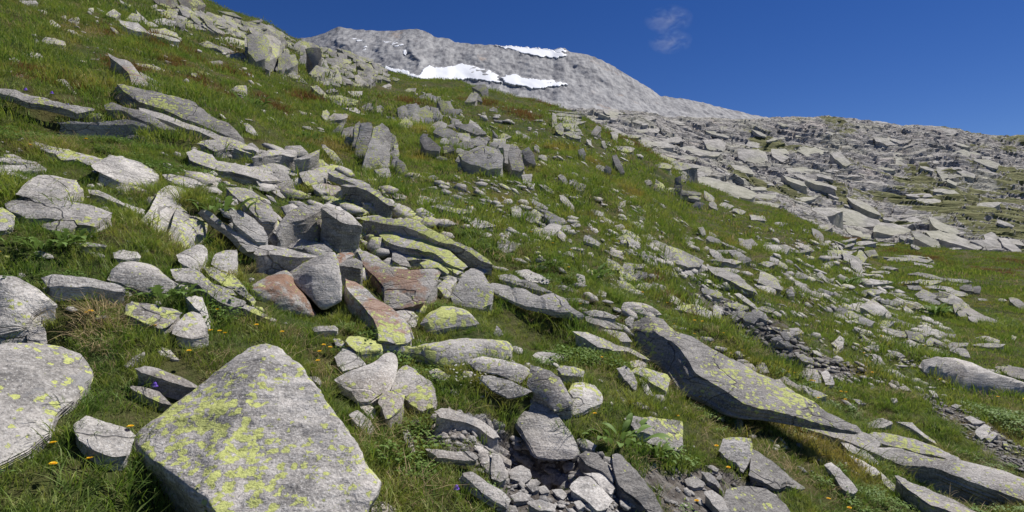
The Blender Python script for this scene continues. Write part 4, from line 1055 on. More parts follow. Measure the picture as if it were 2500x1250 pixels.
# --- smaller stones of the right-hand slope, as (x, y, width, height, tilt) in the enlarged views
EG = [(35, 340, 75, 80, 10), (105, 365, 60, 45), (165, 390, 110, 90, -35), (290, 390, 130, 70, 30), (280, 480, 110, 110), (160, 490, 85, 70, 10), (215, 490, 40, 45), (395, 460, 72, 35, 5), (370, 530, 75, 45, 45), (255, 540, 95, 35), (155, 550, 80, 32, 10), (590, 560, 110, 50, 22),
      (400, 275, 150, 45, 38), (375, 110, 100, 38, 50), (500, 165, 78, 52, 15), (435, 132, 32, 36), (250, 180, 95, 28, 40), (105, 110, 62, 72, 0), (140, 155, 45, 42), (620, 350, 95, 38, 15), (790, 455, 65, 42), (800, 290, 60, 50, -20), (890, 240, 45, 24),
      (660, 400, 85, 32), (720, 425, 75, 34), (840, 500, 85, 42), (830, 540, 85, 50, 15), (880, 570, 95, 42), (960, 530, 95, 32), (1010, 562, 85, 38), (1045, 580, 60, 50, 5), (1000, 592, 75, 42), (1110, 600, 85, 38), (1180, 620, 95, 42), (1230, 690, 290, 110, 17),
      (970, 680, 85, 50, 60), (740, 740, 120, 80), (840, 770, 115, 70), (900, 740, 150, 42, 5), (930, 805, 100, 62, 12), (840, 820, 105, 48), (840, 885, 135, 50), (960, 885, 105, 52), (1050, 890, 115, 62), (1110, 942, 75, 52), (1200, 1000, 110, 55, 30), (1250, 980, 65, 34), (1360, 1060, 240, 80),
      (1500, 1080, 110, 65, 55), (1340, 1020, 60, 55), (1450, 930, 180, 48), (1700, 990, 180, 24, 33), (1640, 1030, 155, 44), (1640, 1092, 85, 85), (1735, 1112, 105, 80), (1800, 1090, 120, 52), (1850, 1060, 105, 42), (1280, 540, 72, 42), (1290, 572, 62, 32), (1390, 490, 70, 40, 60), (1470, 552, 115, 46),
      (1460, 520, 55, 32), (1690, 580, 105, 55, 30), (1740, 570, 75, 42, 40), (1640, 660, 115, 70, 40), (1560, 640, 155, 34, 5), (1690, 692, 95, 52), (1570, 700, 165, 34, 10), (1480, 650, 85, 42), (1580, 820, 390, 62, 21), (1560, 770, 175, 28, 5), (1620, 612, 135, 24), (1870, 840, 155, 105, 15), (1850, 912, 165, 60),
      (1880, 610, 135, 62, 5), (1780, 390, 92, 45, 0), (1650, 345, 85, 34), (1430, 235, 75, 48), (1460, 300, 62, 42), (1560, 305, 85, 34), (1350, 300, 62, 42), (940, 390, 55, 28), (100, 290, 28, 24), (335, 300, 34, 26), (200, 295, 105, 30, 30), (420, 555, 42, 24), (660, 940, 55, 34),
      (520, 750, 80, 32), (575, 785, 85, 32, 35), (500, 840, 62, 62), (480, 615, 85, 18, 10), (420, 650, 55, 32), (870, 640, 85, 28, 30), (770, 670, 115, 24), (1150, 800, 135, 28, 15), (1290, 790, 65, 28)]
EH = [(485, 165, 115, 46, 5), (450, 225, 85, 60), (350, 190, 52, 24), (150, 135, 65, 36, 15), (35, 95, 65, 42, 30), (150, 320, 155, 82, 5), (60, 285, 75, 28, 0), (335, 300, 85, 34), (320, 340, 95, 24, -15), (475, 290, 95, 38, 5), (600, 360, 155, 62, 8), (690, 400, 135, 60), (750, 375, 90, 50, 50),
      (830, 350, 85, 48, -5), (720, 450, 110, 56, 40), (520, 430, 62, 34, -20), (480, 462, 52, 28), (310, 515, 75, 38), (470, 520, 85, 42, 40), (420, 530, 85, 24), (520, 550, 55, 24, -10), (310, 577, 95, 38), (240, 640, 65, 42, 60), (350, 615, 115, 42), (430, 650, 85, 34), (490, 640, 115, 38), (830, 630, 125, 50, -10),
      (860, 560, 175, 42, 8), (845, 750, 150, 95, 32), (750, 750, 135, 62, 30), (640, 735, 75, 42), (600, 770, 115, 52), (690, 800, 105, 42), (600, 815, 95, 38), (780, 850, 115, 60), (920, 860, 115, 50, 5), (940, 790, 80, 55, 40), (1000, 840, 105, 38), (1100, 870, 115, 34, 10), (1000, 930, 225, 42, 8),
      (1160, 960, 155, 60), (1270, 915, 175, 42, 8), (1260, 1000, 85, 60), (1380, 950, 145, 34, 5), (1110, 735, 95, 38, 10), (1100, 770, 85, 34, 30), (970, 710, 105, 34), (1050, 235, 45, 24), (1120, 240, 38, 24), (1145, 305, 65, 20), (1440, 318, 65, 20, -10), (1880, 710, 115, 60, 40), (1770, 688, 65, 18, 5),
      (1640, 690, 55, 16, 5), (1860, 965, 34, 34), (560, 700, 60, 30), (720, 690, 70, 26), (1020, 650, 80, 24, 5), (180, 440, 70, 34), (120, 400, 60, 40), (60, 430, 90, 50), (230, 410, 60, 26)]
EC = [(830, 1080, 125, 44, 5), (620, 950, 62, 60), (750, 985, 60, 42, 80), (670, 1045, 60, 32, 70), (170, 965, 34, 32), (90, 990, 125, 28, 25), (225, 1140, 55, 34), (180, 1080, 60, 24, 40), (870, 990, 110, 24, 5), (850, 1030, 70, 26), (950, 1040, 60, 40), (330, 1110, 30, 20), (640, 1215, 60, 50), (1000, 1085, 40, 26), (560, 1030, 34, 24)]
for R_, L_ in (('G', EG), ('H', EH), ('C', EC)):
    for e in L_:
        poly = ell(R_, *e)
        rr = random.random()
        li = random.uniform(.15, .6); to = random.uniform(.85, 1.2)
        w, h = np.ptp(poly[:, 0]), np.ptp(poly[:, 1])
        ob, t, sz = build_rock('rock_slab' if w > 2.1 * h else 'stone', poly, ex=(-1, max(2, h * .16)), k=random.uniform(.2, .42), roll=random.uniform(-.1, .2), lichen=li, tone=to, coarse=(w < 60))
        note(ob, poly, t, {}, li, 0, to)
# ------------------------------------------------------------------ outcrops: one thing each, made of blocks and plates
def outcrop(reg, pieces, label, short, at_uv, cat="rock outcrop", depth=None, part='block', **dfl):
    p = at(*at_uv)
    if depth is not None: p = p / p[1] * depth
    root = empty("rock_outcrop", (p[0], p[1], p[2]))
    bpy.context.view_layer.update()
    tag(root, label, "outcrop", "rock outcrops on the slope")
    allp = []
    for pc in pieces:
        o = dict(dfl)
        if isinstance(pc, tuple) and isinstance(pc[-1], dict): o.update(pc[-1]); pc = pc[:-1]; pc = pc[0] if isinstance(pc[0], str) else pc
        poly = parse(reg, pc) if isinstance(pc, str) else ell(reg, *pc)
        allp.append(poly)
        kk = REG[reg][2]
        h = np.ptp(poly[:, 1])
        o['ex'] = (o['ex'][0] * kk, o['ex'][1] * kk) if 'ex' in o else (-1, max(2.5, h * .35))
        li = o.pop('li', .45) + random.uniform(-.12, .12); to = o.pop('to', 1.0) * random.uniform(.88, 1.1); ru = o.pop('ru', 0.0)
        dp = None
        if depth is not None or 'dd' in o:
            dp = (depth or p[1]) + o.pop('dd', 0)
        nm = 'plate' if np.ptp(poly[:, 0]) > 2.2 * h else part
        build_rock(nm, poly, parent=root, lichen=li, tone=to, rust=ru, coarse=True, depth=dp, **o)
    pp = np.vstack(allp)
    ROCKS.append(dict(ob=root, c=pp.mean(0), w=np.ptp(pp[:, 0]), h=np.ptp(pp[:, 1]), poly=pp, li=.4, ru=0, to=1, lab=label, sh=short, t=p[1], dome=0))
    return root

def plates(n, box, w, h, ang, seed, jw=.4, skew=0.0):
    """n thin plates filling a slanting box (x0, y0, x1, y1), top ones first; skew moves lower plates right"""
    r = random.Random(seed)
    out = []
    for i in range(n):
        f = (i + r.uniform(-.4, .4)) / max(n - 1, 1)
        y = box[1] + (box[3] - box[1]) * f
        x = r.uniform(box[0], box[2]) + skew * f
        out.append((x, y, w * r.uniform(1 - jw, 1 + jw), h * r.uniform(.6, 1.4), ang + r.uniform(-9, 9)))
    return out

def blocks(n, pts, w, h, ang, seed):
    r = random.Random(seed); poly = [tuple(map(float, a.split(','))) for a in pts.split()]
    xs = [p[0] for p in poly]; ys = [p[1] for p in poly]; out = []
    while len(out) < n:
        x, y = r.uniform(min(xs), max(xs)), r.uniform(min(ys), max(ys))
        if in_poly(np.array([x]), np.array([y]), poly)[0]: out.append((x, y, w * r.uniform(.6, 1.5), h * r.uniform(.6, 1.5), ang + r.uniform(-14, 14)))
    return sorted(out, key=lambda a: a[1])

outcrop('B', ["620,962 700,890 717,900 690,962 640,967", "690,1002 710,930 760,920 772,960 740,1002 700,1062", ("760,1092 800,902 832,880 842,1000 822,1102", {'to': .8}), "830,890 912,890 922,930 880,1082 840,1202 800,1132", "890,1082 930,920 990,890 1042,930 1062,1000 1042,1102 1052,1202 960,1232 850,1222", ("1040,942 1092,990 1107,1060 1097,1142 1060,1122 1042,1052", {'to': .85}),
              "1100,1150 1150,1180 1180,1240 1150,1270 1090,1240", "930,1230 1040,1210 1060,1280 980,1300"] + blocks(16, '660,930 1080,900 1120,1200 820,1220', 46, 84, 8, 61), "ribbed upright outcrop of grey pillars standing in grass, above the centre", "the ribbed pillar outcrop", (900, 430), li=.4, k=.5, ex=(-12, 10), lay=.3)
outcrop('B', [("1100,782 1150,760 1182,790 1172,872 1120,892", {'to': .75}), "1180,762 1240,745 1272,790 1252,892 1180,882", "1250,792 1310,760 1362,820 1352,892 1270,892", "1340,772 1400,780 1432,840 1412,892 1360,852", "1390,722 1460,730 1500,800 1532,860 1480,862 1420,802", "1450,727 1490,730 1542,850 1520,867",
              "1220,712 1300,680 1352,680 1330,702 1250,732", "1300,702 1420,700 1400,717 1320,732", "1020,842 1080,850 1102,880 1040,872"] + blocks(16, '1020,720 1300,690 1540,760 1560,900 1040,900', 62, 52, 12, 62), "blocky stepped outcrop with dark clefts, right of and behind the ribbed pillars", "the blocky stepped outcrop", (1040, 300), li=.45, k=.45, ex=(-10, 14))
outcrop('B', ["1360,962 1400,920 1480,930 1542,970 1520,1002 1450,1002", ("1480,902 1580,900 1640,890 1740,950 1752,970 1680,975 1600,945", {'to': .9, 'ex': (-10, 40)}), ("1270,1012 1300,990 1340,1000 1422,1070 1410,1102 1300,1082", {'to': .8}), "1620,1012 1760,990 1782,1010 1700,1032", ("1430,1062 1500,1050 1522,1090 1440,1112", {'to': .7}),  # lower tones put the shade of faces and hollows into the rock colour
              ("1540,1122 1600,1100 1720,1060 1840,1080 1872,1130 1860,1202 1760,1222 1640,1192 1570,1162", {'to': .92, 'k': .4, 'lay': .6}), "1790,942 1850,1000 1882,1030 1860,1032 1810,982", ("1870,1042 1930,1050 1962,1150 1930,1202 1880,1182", {'to': .9, 'k': .4}), (1600, 1060, 110, 60, 10, {'to': .7}), (1500, 1010, 90, 50, 10, {'to': .7}), (1700, 1040, 120, 40, 5), (1620, 1130, 120, 60, 15), (1740, 1100, 120, 50, 10), (1800, 1170, 100, 60, 20), (1680, 1190, 110, 50, 5), (1460, 960, 90, 40, 15)] + blocks(26, '1270,930 1600,890 1960,960 1960,1210 1560,1220 1290,1080', 74, 46, 14, 63),
        "dark broken outcrop with shaded hollows, right of the ribbed pillars", "the dark broken outcrop", (1190, 405), li=.3, k=.4)
outcrop('C', [(400, 812, 190, 26, 3), (420, 838, 180, 24, 6), (400, 862, 190, 24, 3), (440, 890, 130, 24, 5), (400, 915, 160, 28, 4), (450, 940, 120, 24, 3), (430, 965, 150, 26, 5), (460, 990, 110, 26, 3), (350, 940, 80, 60, 60), (310, 870, 30, 90, 0)],
        "stack of thin lichened plates like a pile of books, on the crest", "the book-pile stack", (1385, 332), li=.55, ex=(0, 12))
outcrop('G', [(1190, 5, 210, 26, 3), (1180, 30, 200, 28, 3), (1195, 55, 170, 30, 4), (1060, 100, 110, 36, 8, {'to': .5}), (1210, 130, 42, 80, 0, {'to': .5, 'k': .6}), (1205, 190, 50, 80, 0, {'to': .45, 'k': .6}), (1250, 100, 40, 60, 0, {'to': .5}), (1070, 160, 90, 60, 30, {'to': .4}), (1310, 215, 110, 26, 5), (1330, 245, 90, 24, 4),  # low tones paint the overhang's shade onto the stem and cave blocks
              (1150, 190, 60, 40, 10, {'to': .5}), (1260, 210, 60, 40, 5, {'to': .7}), (990, 130, 60, 40, 20, {'to': .7})],
        "mushroom-like overhang of stacked plates on a shaded stem, at the crest", "the mushroom-like overhang", (1650, 470), li=.5)
outcrop('C', [(1130, 1150, 140, 30, 5), (1190, 1185, 150, 26, 4), (1100, 1200, 120, 30, 10), (1170, 1215, 190, 28, 3)], "low plated ledge with yellow lichen just above the mushroom overhang", "the low plated ledge", (1640, 420), li=.6)
outcrop('C', ["730,1130 760,1120 800,1200 820,1250 790,1260 750,1200", ("480,1090 520,1075 540,1120 520,1150 490,1130", {}), (700, 1230, 50, 40, 30)], "narrow dark blade of rock standing upright near the crest", "the narrow upright blade", (1505, 430), li=.15, to=.75, k=.5)
outcrop('C', ["0,1040 40,1060 70,1130 90,1220 60,1240 0,1230 -30,1120", "70,1090 120,1065 160,1120 175,1190 130,1180 90,1150", (60, 1250, 90, 50, 20)], "dark split rock pair right of the dark broken outcrop", "the dark split pair", (1285, 415), li=.25, to=.9, k=.45)
outcrop('B', ["1590,742 1640,670 1692,680 1670,732 1640,742", ("1640,632 1740,610 1762,640 1772,700 1730,722 1700,662", {'to': .7}), (1690, 700, 60, 40, 30, {'to': .8})], "small dark knob of two blocks on the skyline below the snow", "the small dark skyline knob", (1170, 245), li=.35, k=.45)
# crags on the upper left skyline
outcrop('B', ["0,262 100,240 200,250 262,290 240,402 170,442 60,402 0,382", "130,332 190,340 182,462 110,442", "190,402 260,390 352,480 300,502 200,462", "350,332 420,300 500,310 522,340 430,362 360,392", ("430,352 540,350 552,400 530,462 490,502 470,442", {'to': .5, 'k': .6}), "290,402 360,390 382,460 340,492 300,442", "390,402 460,400 472,440 420,472", "470,532 520,490 542,500 520,562 480,562"]  # the corner block's low tone carries its shade in the colour
        + blocks(46, '0,150 120,170 260,240 360,300 300,330 120,240 0,230', 75, 24, 22, 5) + blocks(16, '0,260 240,270 330,420 280,490 60,420', 46, 90, 8, 51) + blocks(14, '340,310 520,310 540,540 470,540', 50, 60, 20, 52) + [(60, 155, 90, 16, -12), (250, 330, 60, 80, 80)], "tall lichened crag with a dark shaded corner on the left skyline", "the tall skyline crag", (720, 160), li=.5, k=.4, to=.85)
outcrop('B', blocks(110, '540,350 640,360 800,390 940,450 1060,550 1000,590 800,610 620,590 540,480', 66, 26, 16, 6) + ["640,572 670,500 702,582", "790,552 820,540 872,600 840,622 800,592", (900, 560, 120, 26, 10), (1000, 565, 110, 24, 12), (560, 480, 70, 90, 70), (600, 540, 90, 60, 50), (1080, 572, 90, 20, 8)], "layered cliff band of many grey plates, right of the skyline crag", "the layered cliff band", (850, 195), li=.42, k=.35, to=.85)
outcrop('A', ["770,102 830,60 882,100 840,127", "910,132 960,90 1032,110 1010,152 930,152", "860,142 1000,160 1080,230 1180,250 1290,280 1312,297 1200,272 1080,242 960,212 880,172", "1110,147 1200,130 1282,150 1260,187 1160,177", "1040,162 1100,155 1152,190 1080,192", "1060,202 1200,200 1290,240 1302,280 1180,242 1080,222",
              "1120,102 1220,70 1292,90 1280,132 1150,132", "870,0 960,40 950,52 880,22", "980,60 1040,120 1080,160 1060,165 1000,110"], "cluster of lichened slabs high on the left slope under the skyline", "the high lichened slab cluster", (350, 90), li=.62, to=1.1)
outcrop('A', ["1090,47 1140,30 1142,52 1100,62", ("1100,-20 1280,-20 1300,40 1240,60 1150,30", {'to': .35, 'ru': .3}), ("1290,-10 1460,-10 1500,40 1420,70 1330,50", {'to': .4, 'ru': .3})] + blocks(90, '1180,60 1480,60 1620,130 1900,190 1940,260 1700,260 1400,200 1250,150', 84, 26, 22, 9) + ["1580,72 1700,90 1762,130 1680,112", "1860,152 1900,135 1912,152 1870,167", (1750, 170, 120, 24, 15), (1850, 200, 120, 24, 20)],
        "dark brown-topped crag of broken plates at the top left skyline", "the brown-topped crag", (500, 60), li=.42, to=.85)
outcrop('A', ["1790,260 1900,240 1960,300 1940,420 1860,440 1800,380", (1740, 420, 90, 24, 5), (1860, 450, 70, 30, 10)], "lichened upright block below the brown-topped crag", "the upright block below the crag", (610, 155), li=.6, k=.45)
outcrop('B', ["520,592 600,585 632,605 560,627", "470,622 520,615 600,700 570,712 490,642", ("580,662 640,640 682,660 600,672", {'to': .6}), "600,692 700,690 822,730 800,762 680,762 620,722", "740,662 850,660 852,700 780,702", ("690,782 800,780 872,830 840,832 760,802", {'li': 0, 'to': 1.35}), "560,802 590,790 612,820 580,872 550,842",
              "600,852 640,820 740,825 742,850 690,872 610,882", ("820,782 900,745 932,760 920,792 860,802", {'to': .6}), ("945,772 980,760 1002,780 980,822 950,812", {'to': .6})], "jumble of slabs with one white quartz piece, above the ribbed pillars", "the jumble with white quartz", (830, 270), li=.45)
for p in ["980,632 1040,605 1062,620 1000,647", "1140,662 1180,640 1242,640 1230,662 1180,672", "1280,622 1310,615 1317,642", "1760,802 1800,775 1832,790 1820,812", "1700,822 1740,810 1742,837", "1465,712 1490,695 1492,722", "310,532 350,520 400,550 452,610 380,592 330,562", "250,562 280,540 302,560 270,577", "115,482 180,470 260,480 322,510 300,522 180,502", "0,522 50,540 62,560 20,562", "1800,830 1850,832 1855,845 1810,845", "1800,865 1860,870 1870,885 1810,880"]:
    S('B', p, li=.4, coarse=True)
# plate stacks of the right-hand slope
outcrop('H', [(800, 240, 85, 18, 5), (650, 262, 160, 22, -15), (760, 278, 190, 24, -8), (870, 288, 190, 20, 3), (640, 302, 140, 18, -20), (720, 312, 120, 16, -6), (560, 310, 60, 22, -30)], "upper plate stack on the right slope, plates fanning left", "the upper right plate stack", (2100, 605), li=.4, ex=(0, 8))
outcrop('H', [(1100, 372, 250, 16, 3), (1080, 388, 290, 16, 2), (1120, 402, 270, 16, 3), (1180, 418, 220, 18, 6), (1220, 440, 170, 24, 10), (960, 460, 110, 20, 8), (1270, 410, 90, 18, 45), (890, 490, 130, 20, 0)], "thin-leaved plate stack on the right slope, middle of three", "the middle right plate stack", (2230, 650), li=.35, ex=(0, 9))
outcrop('H', [(1240, 515, 210, 26, 10), (1330, 538, 160, 24, 5), (1470, 552, 150, 22, 0), (1460, 580, 150, 20, 2), (1200, 560, 160, 40, 8), (1330, 602, 180, 26, 5), (1525, 600, 95, 50, 0, {'to': .55}), (1100, 560, 150, 26, 0), (1220, 652, 135, 60), (1310, 652, 105, 42, 15, {'to': .65}), (1440, 692, 210, 60, 24), (1450, 640, 140, 42, 10), (1380, 700, 120, 30), (1270, 700, 110, 30),
              (1480, 770, 130, 65, 30), (1600, 800, 220, 46, 28), (1560, 828, 85, 30), (1150, 600, 110, 34, 5), (1590, 610, 60, 50, 0, {'to': .5})], "largest plate stack on the right slope, with dark right corner", "the largest right plate stack", (2320, 740), li=.32, ex=(0, 12))
# ------------------------------------------------------------------ loose stones too many to count
def chip_mesh(seed, npt=16):
    r = np.random.default_rng(seed)
    bm = bmesh.new()
    k = int(r.integers(4, 7)); th = (np.arange(k) + r.uniform(-.25, .25, k)) * 2 * math.pi / k
    ring = np.stack([np.cos(th), np.sin(th) * r.uniform(.45, .8)], -1) * r.uniform(.8, 1.15, (k, 1))
    hh = r.uniform(.1, .26)
    P = np.vstack([np.column_stack([ring * r.uniform(.8, .97), np.full(k, hh) + ring @ r.uniform(-.12, .12, 2)]), np.column_stack([ring, np.full(k, -.02) + r.uniform(-.06, .06, k)]), np.column_stack([ring * .85, np.full(k, -hh)])])
    for p in P: bm.verts.new(p)
    g = bmesh.ops.convex_hull(bm, input=bm.verts[:])
    bmesh.ops.delete(bm, geom=[x for x in g["geom_interior"] if isinstance(x, bmesh.types.BMVert)], context='VERTS')
    V = np.array([v.co for v in bm.verts]); bm.verts.index_update()
    Fc = np.array([[v.index for v in f.verts] for f in bm.faces])
    bm.free()
    return V, Fc
CHIPS = [chip_mesh(500 + i, 10 + i % 5) for i in range(10)]

def rot_basis(n, yaw):
    n = n / np.linalg.norm(n)
    a = np.array([math.cos(yaw), math.sin(yaw), 0.0]); a -= (a @ n) * n; a /= np.linalg.norm(a)
    return np.stack([a, np.cross(n, a), n], 1)

def stones(zones, name, label, cat, seed, lichen, tone):
    """zones: (polygon px, count, min px, max px) - joined into one mass"""
    r = np.random.default_rng(seed)
    VV, FF, off = [], [], 0
    for poly, cnt, smin, smax in zones:
        poly = np.array(poly, float)
        lo, hi = poly.min(0), poly.max(0)
        uv = r.uniform(lo, hi, (cnt * 6, 2)); uv = uv[in_poly(uv[:, 0], uv[:, 1], poly)][:cnt]
        PP = np.array([at(u, v) for u, v in uv]); PP = PP[PP[:, 1] < 64]
        NN = normals(PP[:, 0], PP[:, 1])
        for p, n0 in zip(PP, NN):
            px = smin * (smax / smin) ** (r.uniform() ** 1.8)
            s = 0.5 * px * p[1] / F
            V, Fc = CHIPS[r.integers(len(CHIPS))]
            n = n0 + np.array([.05, -.35, 0]) + r.normal(size=3) * .22
            B = rot_basis(n, r.uniform(-.8, .5))
            VV.append((V * s * np.array([1, 1, r.uniform(.6, 1.1)])) @ B.T + p + np.array([0, 0, s * .4])); FF.append(Fc + off); off += len(V)
    me = mesh_np(name, np.vstack(VV), np.vstack(FF).ravel(), np.full(sum(len(f) for f in FF), 3))
    o = link(name, me, MAT_ROCK, smooth_shade=False)
    o["crack"] = 0.0; o["lichen"] = lichen; o["rust"] = 0.0; o["tone"] = tone
    tag(o, label, cat, kind="stuff")

stones([([(1380, 420), (1620, 500), (1800, 640), (1950, 690), (2150, 760), (2330, 860), (2200, 900), (1900, 780), (1650, 690), (1450, 590), (1300, 480)], 850, 5, 34),
        ([(1300, 600), (1650, 640), (1850, 720), (1800, 780), (1500, 720), (1250, 640)], 220, 5, 36),
        ([(1850, 590), (2050, 600), (2260, 760), (2350, 850), (2150, 850), (1950, 720)], 700, 6, 42),
        ([(1500, 560), (1800, 680), (1800, 720), (1480, 620)], 260, 6, 40),
        ([(1850, 780), (2200, 880), (2480, 900), (2480, 960), (2150, 960), (1900, 900)], 260, 6, 36),
        ([(100, 10), (520, 40), (760, 200), (900, 330), (600, 330), (300, 200), (60, 120)], 420, 4, 28),
        ([(950, 420), (1250, 440), (1450, 560), (1250, 620), (1050, 520)], 400, 5, 38),
        ([(1000, 220), (1350, 280), (1600, 400), (1450, 430), (1150, 380), (980, 320)], 420, 4, 28),
        ([(450, 360), (700, 380), (900, 440), (1150, 600), (1210, 690), (1000, 720), (640, 640), (480, 470)], 380, 12, 84),
        ([(1200, 650), (1420, 700), (1600, 780), (1900, 900), (2100, 1010), (1900, 960), (1500, 820), (1250, 740)], 170, 8, 56),
        ([(0, 330), (450, 380), (560, 480), (400, 560), (100, 560), (0, 480)], 130, 7, 56),
        ([(0, 560), (600, 560), (640, 760), (820, 830), (500, 830), (0, 760)], 70, 6, 44),
        ([(820, 820), (1250, 830), (1500, 900), (1560, 1000), (1200, 980), (1050, 1040), (900, 1000)], 80, 6, 44),
        ([(1500, 900), (1800, 1000), (2100, 1060), (2300, 1200), (1900, 1200), (1600, 1080)], 70, 6, 36),
        ([(1700, 470), (2000, 570), (2100, 610), (1950, 640), (1750, 560)], 90, 4, 22)], "loose_stones", "loose grey stones strewn through the grass of the right slope", "stones", 41, .3, 1.1)
stones([(GRAVEL[0], 620, 6, 46), ([(1050, 1030), (1180, 1080), (1130, 1130), (1040, 1080)], 90, 5, 22), (GRAVEL[3], 130, 5, 28)], "gravel", "pale broken rubble lying on bare soil at the bottom centre", "gravel", 42, 0.0, .95)
stones([([(1720, 720), (1790, 740), (1880, 790), (1960, 840), (2090, 910), (2080, 945), (1980, 920), (1890, 860), (1800, 800)], 520, 5, 24), (GRAVEL[2], 520, 4, 20)], "slate_scree", "dark slaty scree running down the right slope in narrow streaks", "scree", 43, .05, .62)

# ------------------------------------------------------------------ slabs of the far hillside (pieces of that setting)
def far_slabs():
    r = random.Random(77)
    hand = ["D:1300,610 1420,605 1500,625 1520,680 1480,710 1350,715 1310,660", "D:540,930 620,910 760,960 880,1000 900,1040 780,1050 660,1040 560,990", "D:340,945 420,905 560,905 640,930 560,960 430,985", "D:860,1040 1000,1030 1110,1070 1120,1110 960,1110 840,1090", "D:1220,1080 1320,1070 1480,1130 1640,1200 1600,1220 1420,1170 1260,1130",
            "D:1640,1110 1700,1090 1800,1180 1840,1230 1740,1225 1650,1160", "D:1740,1120 1820,1130 1920,1230 1860,1235 1780,1180", "D:1400,520 1500,490 1560,510 1540,540 1440,540", "D:1560,560 1680,560 1760,590 1740,630 1640,600", "D:1240,560 1320,530 1390,560 1380,590 1280,590", "D:1000,560 1050,545 1070,590 1040,620 1000,600",
            "D:210,620 330,615 450,640 460,665 330,680 220,670", "D:280,490 420,470 520,500 500,540 360,540", "D:520,510 600,505 680,590 640,610 560,560", "D:0,480 60,510 80,570 20,580 -40,540", "D:100,480 200,480 240,540 180,580 110,540", "D:1280,330 1420,335 1480,370 1400,385 1300,370", "D:840,400 980,390 1100,440 1080,475 940,460 860,430",
            "C:1180,1080 1300,1060 1420,1090 1540,1100 1500,1130 1340,1120 1220,1110", "C:1380,1010 1500,1000 1560,1040 1540,1090 1420,1070", "C:1640,1080 1780,1080 1850,1130 1840,1170 1720,1180 1650,1140", "C:1720,1020 1840,1020 1860,1060 1780,1075 1700,1050", "C:660,790 760,790 820,830 760,850 690,830", "C:920,850 1020,840 1060,860 960,885",
            "C:1500,890 1590,880 1590,930 1520,940", "C:870,930 960,900 1080,930 1060,965 940,965", "G:1310,95 1400,90 1560,130 1700,170 1780,215 1740,250 1620,225 1460,175 1350,130", "G:1700,240 1800,220 1900,250 1880,290 1780,280", "G:1290,60 1420,70 1400,90 1300,90", "G:1520,110 1650,110 1720,150 1600,145"]
    polys = [parse(h[0], h[2:]) for h in hand]
    for i in range(80):
        u = r.uniform(1480, 2500)
        top = np.interp(u, FSK[:, 0], FSK[:, 1]) + 12; bot = np.interp(u, SIL[:, 0], SIL[:, 1])
        if bot - top < 20: continue
        v = r.uniform(top, bot)
        w = r.uniform(18, 75) * (.6 + .6 * (v - top) / max(bot - top, 1)); h = w * r.uniform(.14, .3)
        polys.append(ell('X', u, v, w, h, r.uniform(-5, 28)))
    me_fn = lambda x, y: far_base(x / y, y) - 3
    for p in polys:
        c = p.mean(0)
        t = far_ray(c[0], p[:, 1].max())
        if t is None: continue
        hgt = np.ptp(p[:, 1])
        ob, _, _ = build_rock('slab', p, ex=(-1, max(1.0, hgt * .07)), depth=t - .5, nbase=(.14, -.40, .90), k=.1, cmin=.3, ground=me_fn, coarse=True, parent=far_o, mat=MAT_FARSLAB, foot=False, lichen=.3, tone=r.uniform(.9, 1.1), rel=.7, b=.012)
def farslab_material():
    m = NT("far_slab_pale")
    P = m.pos()
    b = m.noise(P, 0.5, 5, 0.65); a = m.noise(P, 0.06, 4); d = m.noise(P, 2.5, 4, .7)
    c = m.mix(m.ramp(b, 0.33, 0.68), (0.27, 0.26, 0.24), (0.50, 0.475, 0.44))
    c = m.mix(m.math('MULTIPLY', m.ramp(a, 0.42, 0.6), 0.4), c, (0.41, 0.41, 0.27))
    c = m.mix(m.math('MULTIPLY', m.ramp(d, 0.58, 0.7), 0.45), c, (0.13, 0.12, 0.11))
    m.bump(m.math('ADD', b, m.math('MULTIPLY', d, .5)), .7, .5)
    return m.finish(c, .9, .15)
MAT_FARSLAB = farslab_material()
far_slabs()
# ------------------------------------------------------------------ grass
MAT_GRASS = grass_material("alpine_grass", (0.145, 0.235, 0.05), (0.285, 0.325, 0.09), (0.40, 0.275, 0.115), 0.75)
MAT_STRAW = plain("dry_straw", (0.46, 0.36, 0.20), .7, .3, .3, 60)
MAT_HERB = plain("herb_leaf", (0.16, 0.25, 0.06), .6, .3, .35, 30)

def tuft(name, seed, n, rad, h, w, lean, droop, mat, segs=2):
    r = np.random.default_rng(seed)
    V, FQ, FT = [], [], []
    for i in range(n):
        a = r.uniform(0, 2 * math.pi); rr = rad * math.sqrt(r.uniform())
        b = np.array([math.cos(a) * rr, math.sin(a) * rr, -0.01])
        da = a + r.normal() * .9
        d = np.array([math.cos(da), math.sin(da), 0])
        hh = h * r.uniform(.45, 1.15); ln = hh * lean * r.uniform(.2, 1.3); dr = droop * hh * r.uniform(.2, 1.2)
        side = np.array([-d[1], d[0], 0]) * w * r.uniform(.6, 1.2) * .5
        if r.uniform() < .5: side = np.array([math.cos(a * 3), math.sin(a * 3), 0]) * np.linalg.norm(side)
        base = len(V)
        for s in range(segs):
            f = s / segs
            c = b + d * ln * f ** 1.6 + np.array([0, 0, hh * f - dr * f ** 3])
            k = 1 - .45 * f
            V += [c - side * k, c + side * k]
        V.append(b + d * ln + np.array([0, 0, hh - dr]))
        for s in range(segs - 1): FQ.append([base + 2 * s, base + 2 * s + 1, base + 2 * s + 3, base + 2 * s + 2])
        FT.append([base + 2 * segs - 2, base + 2 * segs - 1, base + 2 * segs])
    flat = np.concatenate([np.array(FQ, int).ravel(), np.array(FT, int).ravel()]) if FQ else np.array(FT).ravel()
    me = mesh_np(name, np.array(V), flat, [4] * len(FQ) + [3] * len(FT))
    me.materials.append(mat)
    me.polygons.foreach_set("use_smooth", np.ones(len(me.polygons), bool))
    return bpy.data.objects.new(name, me)

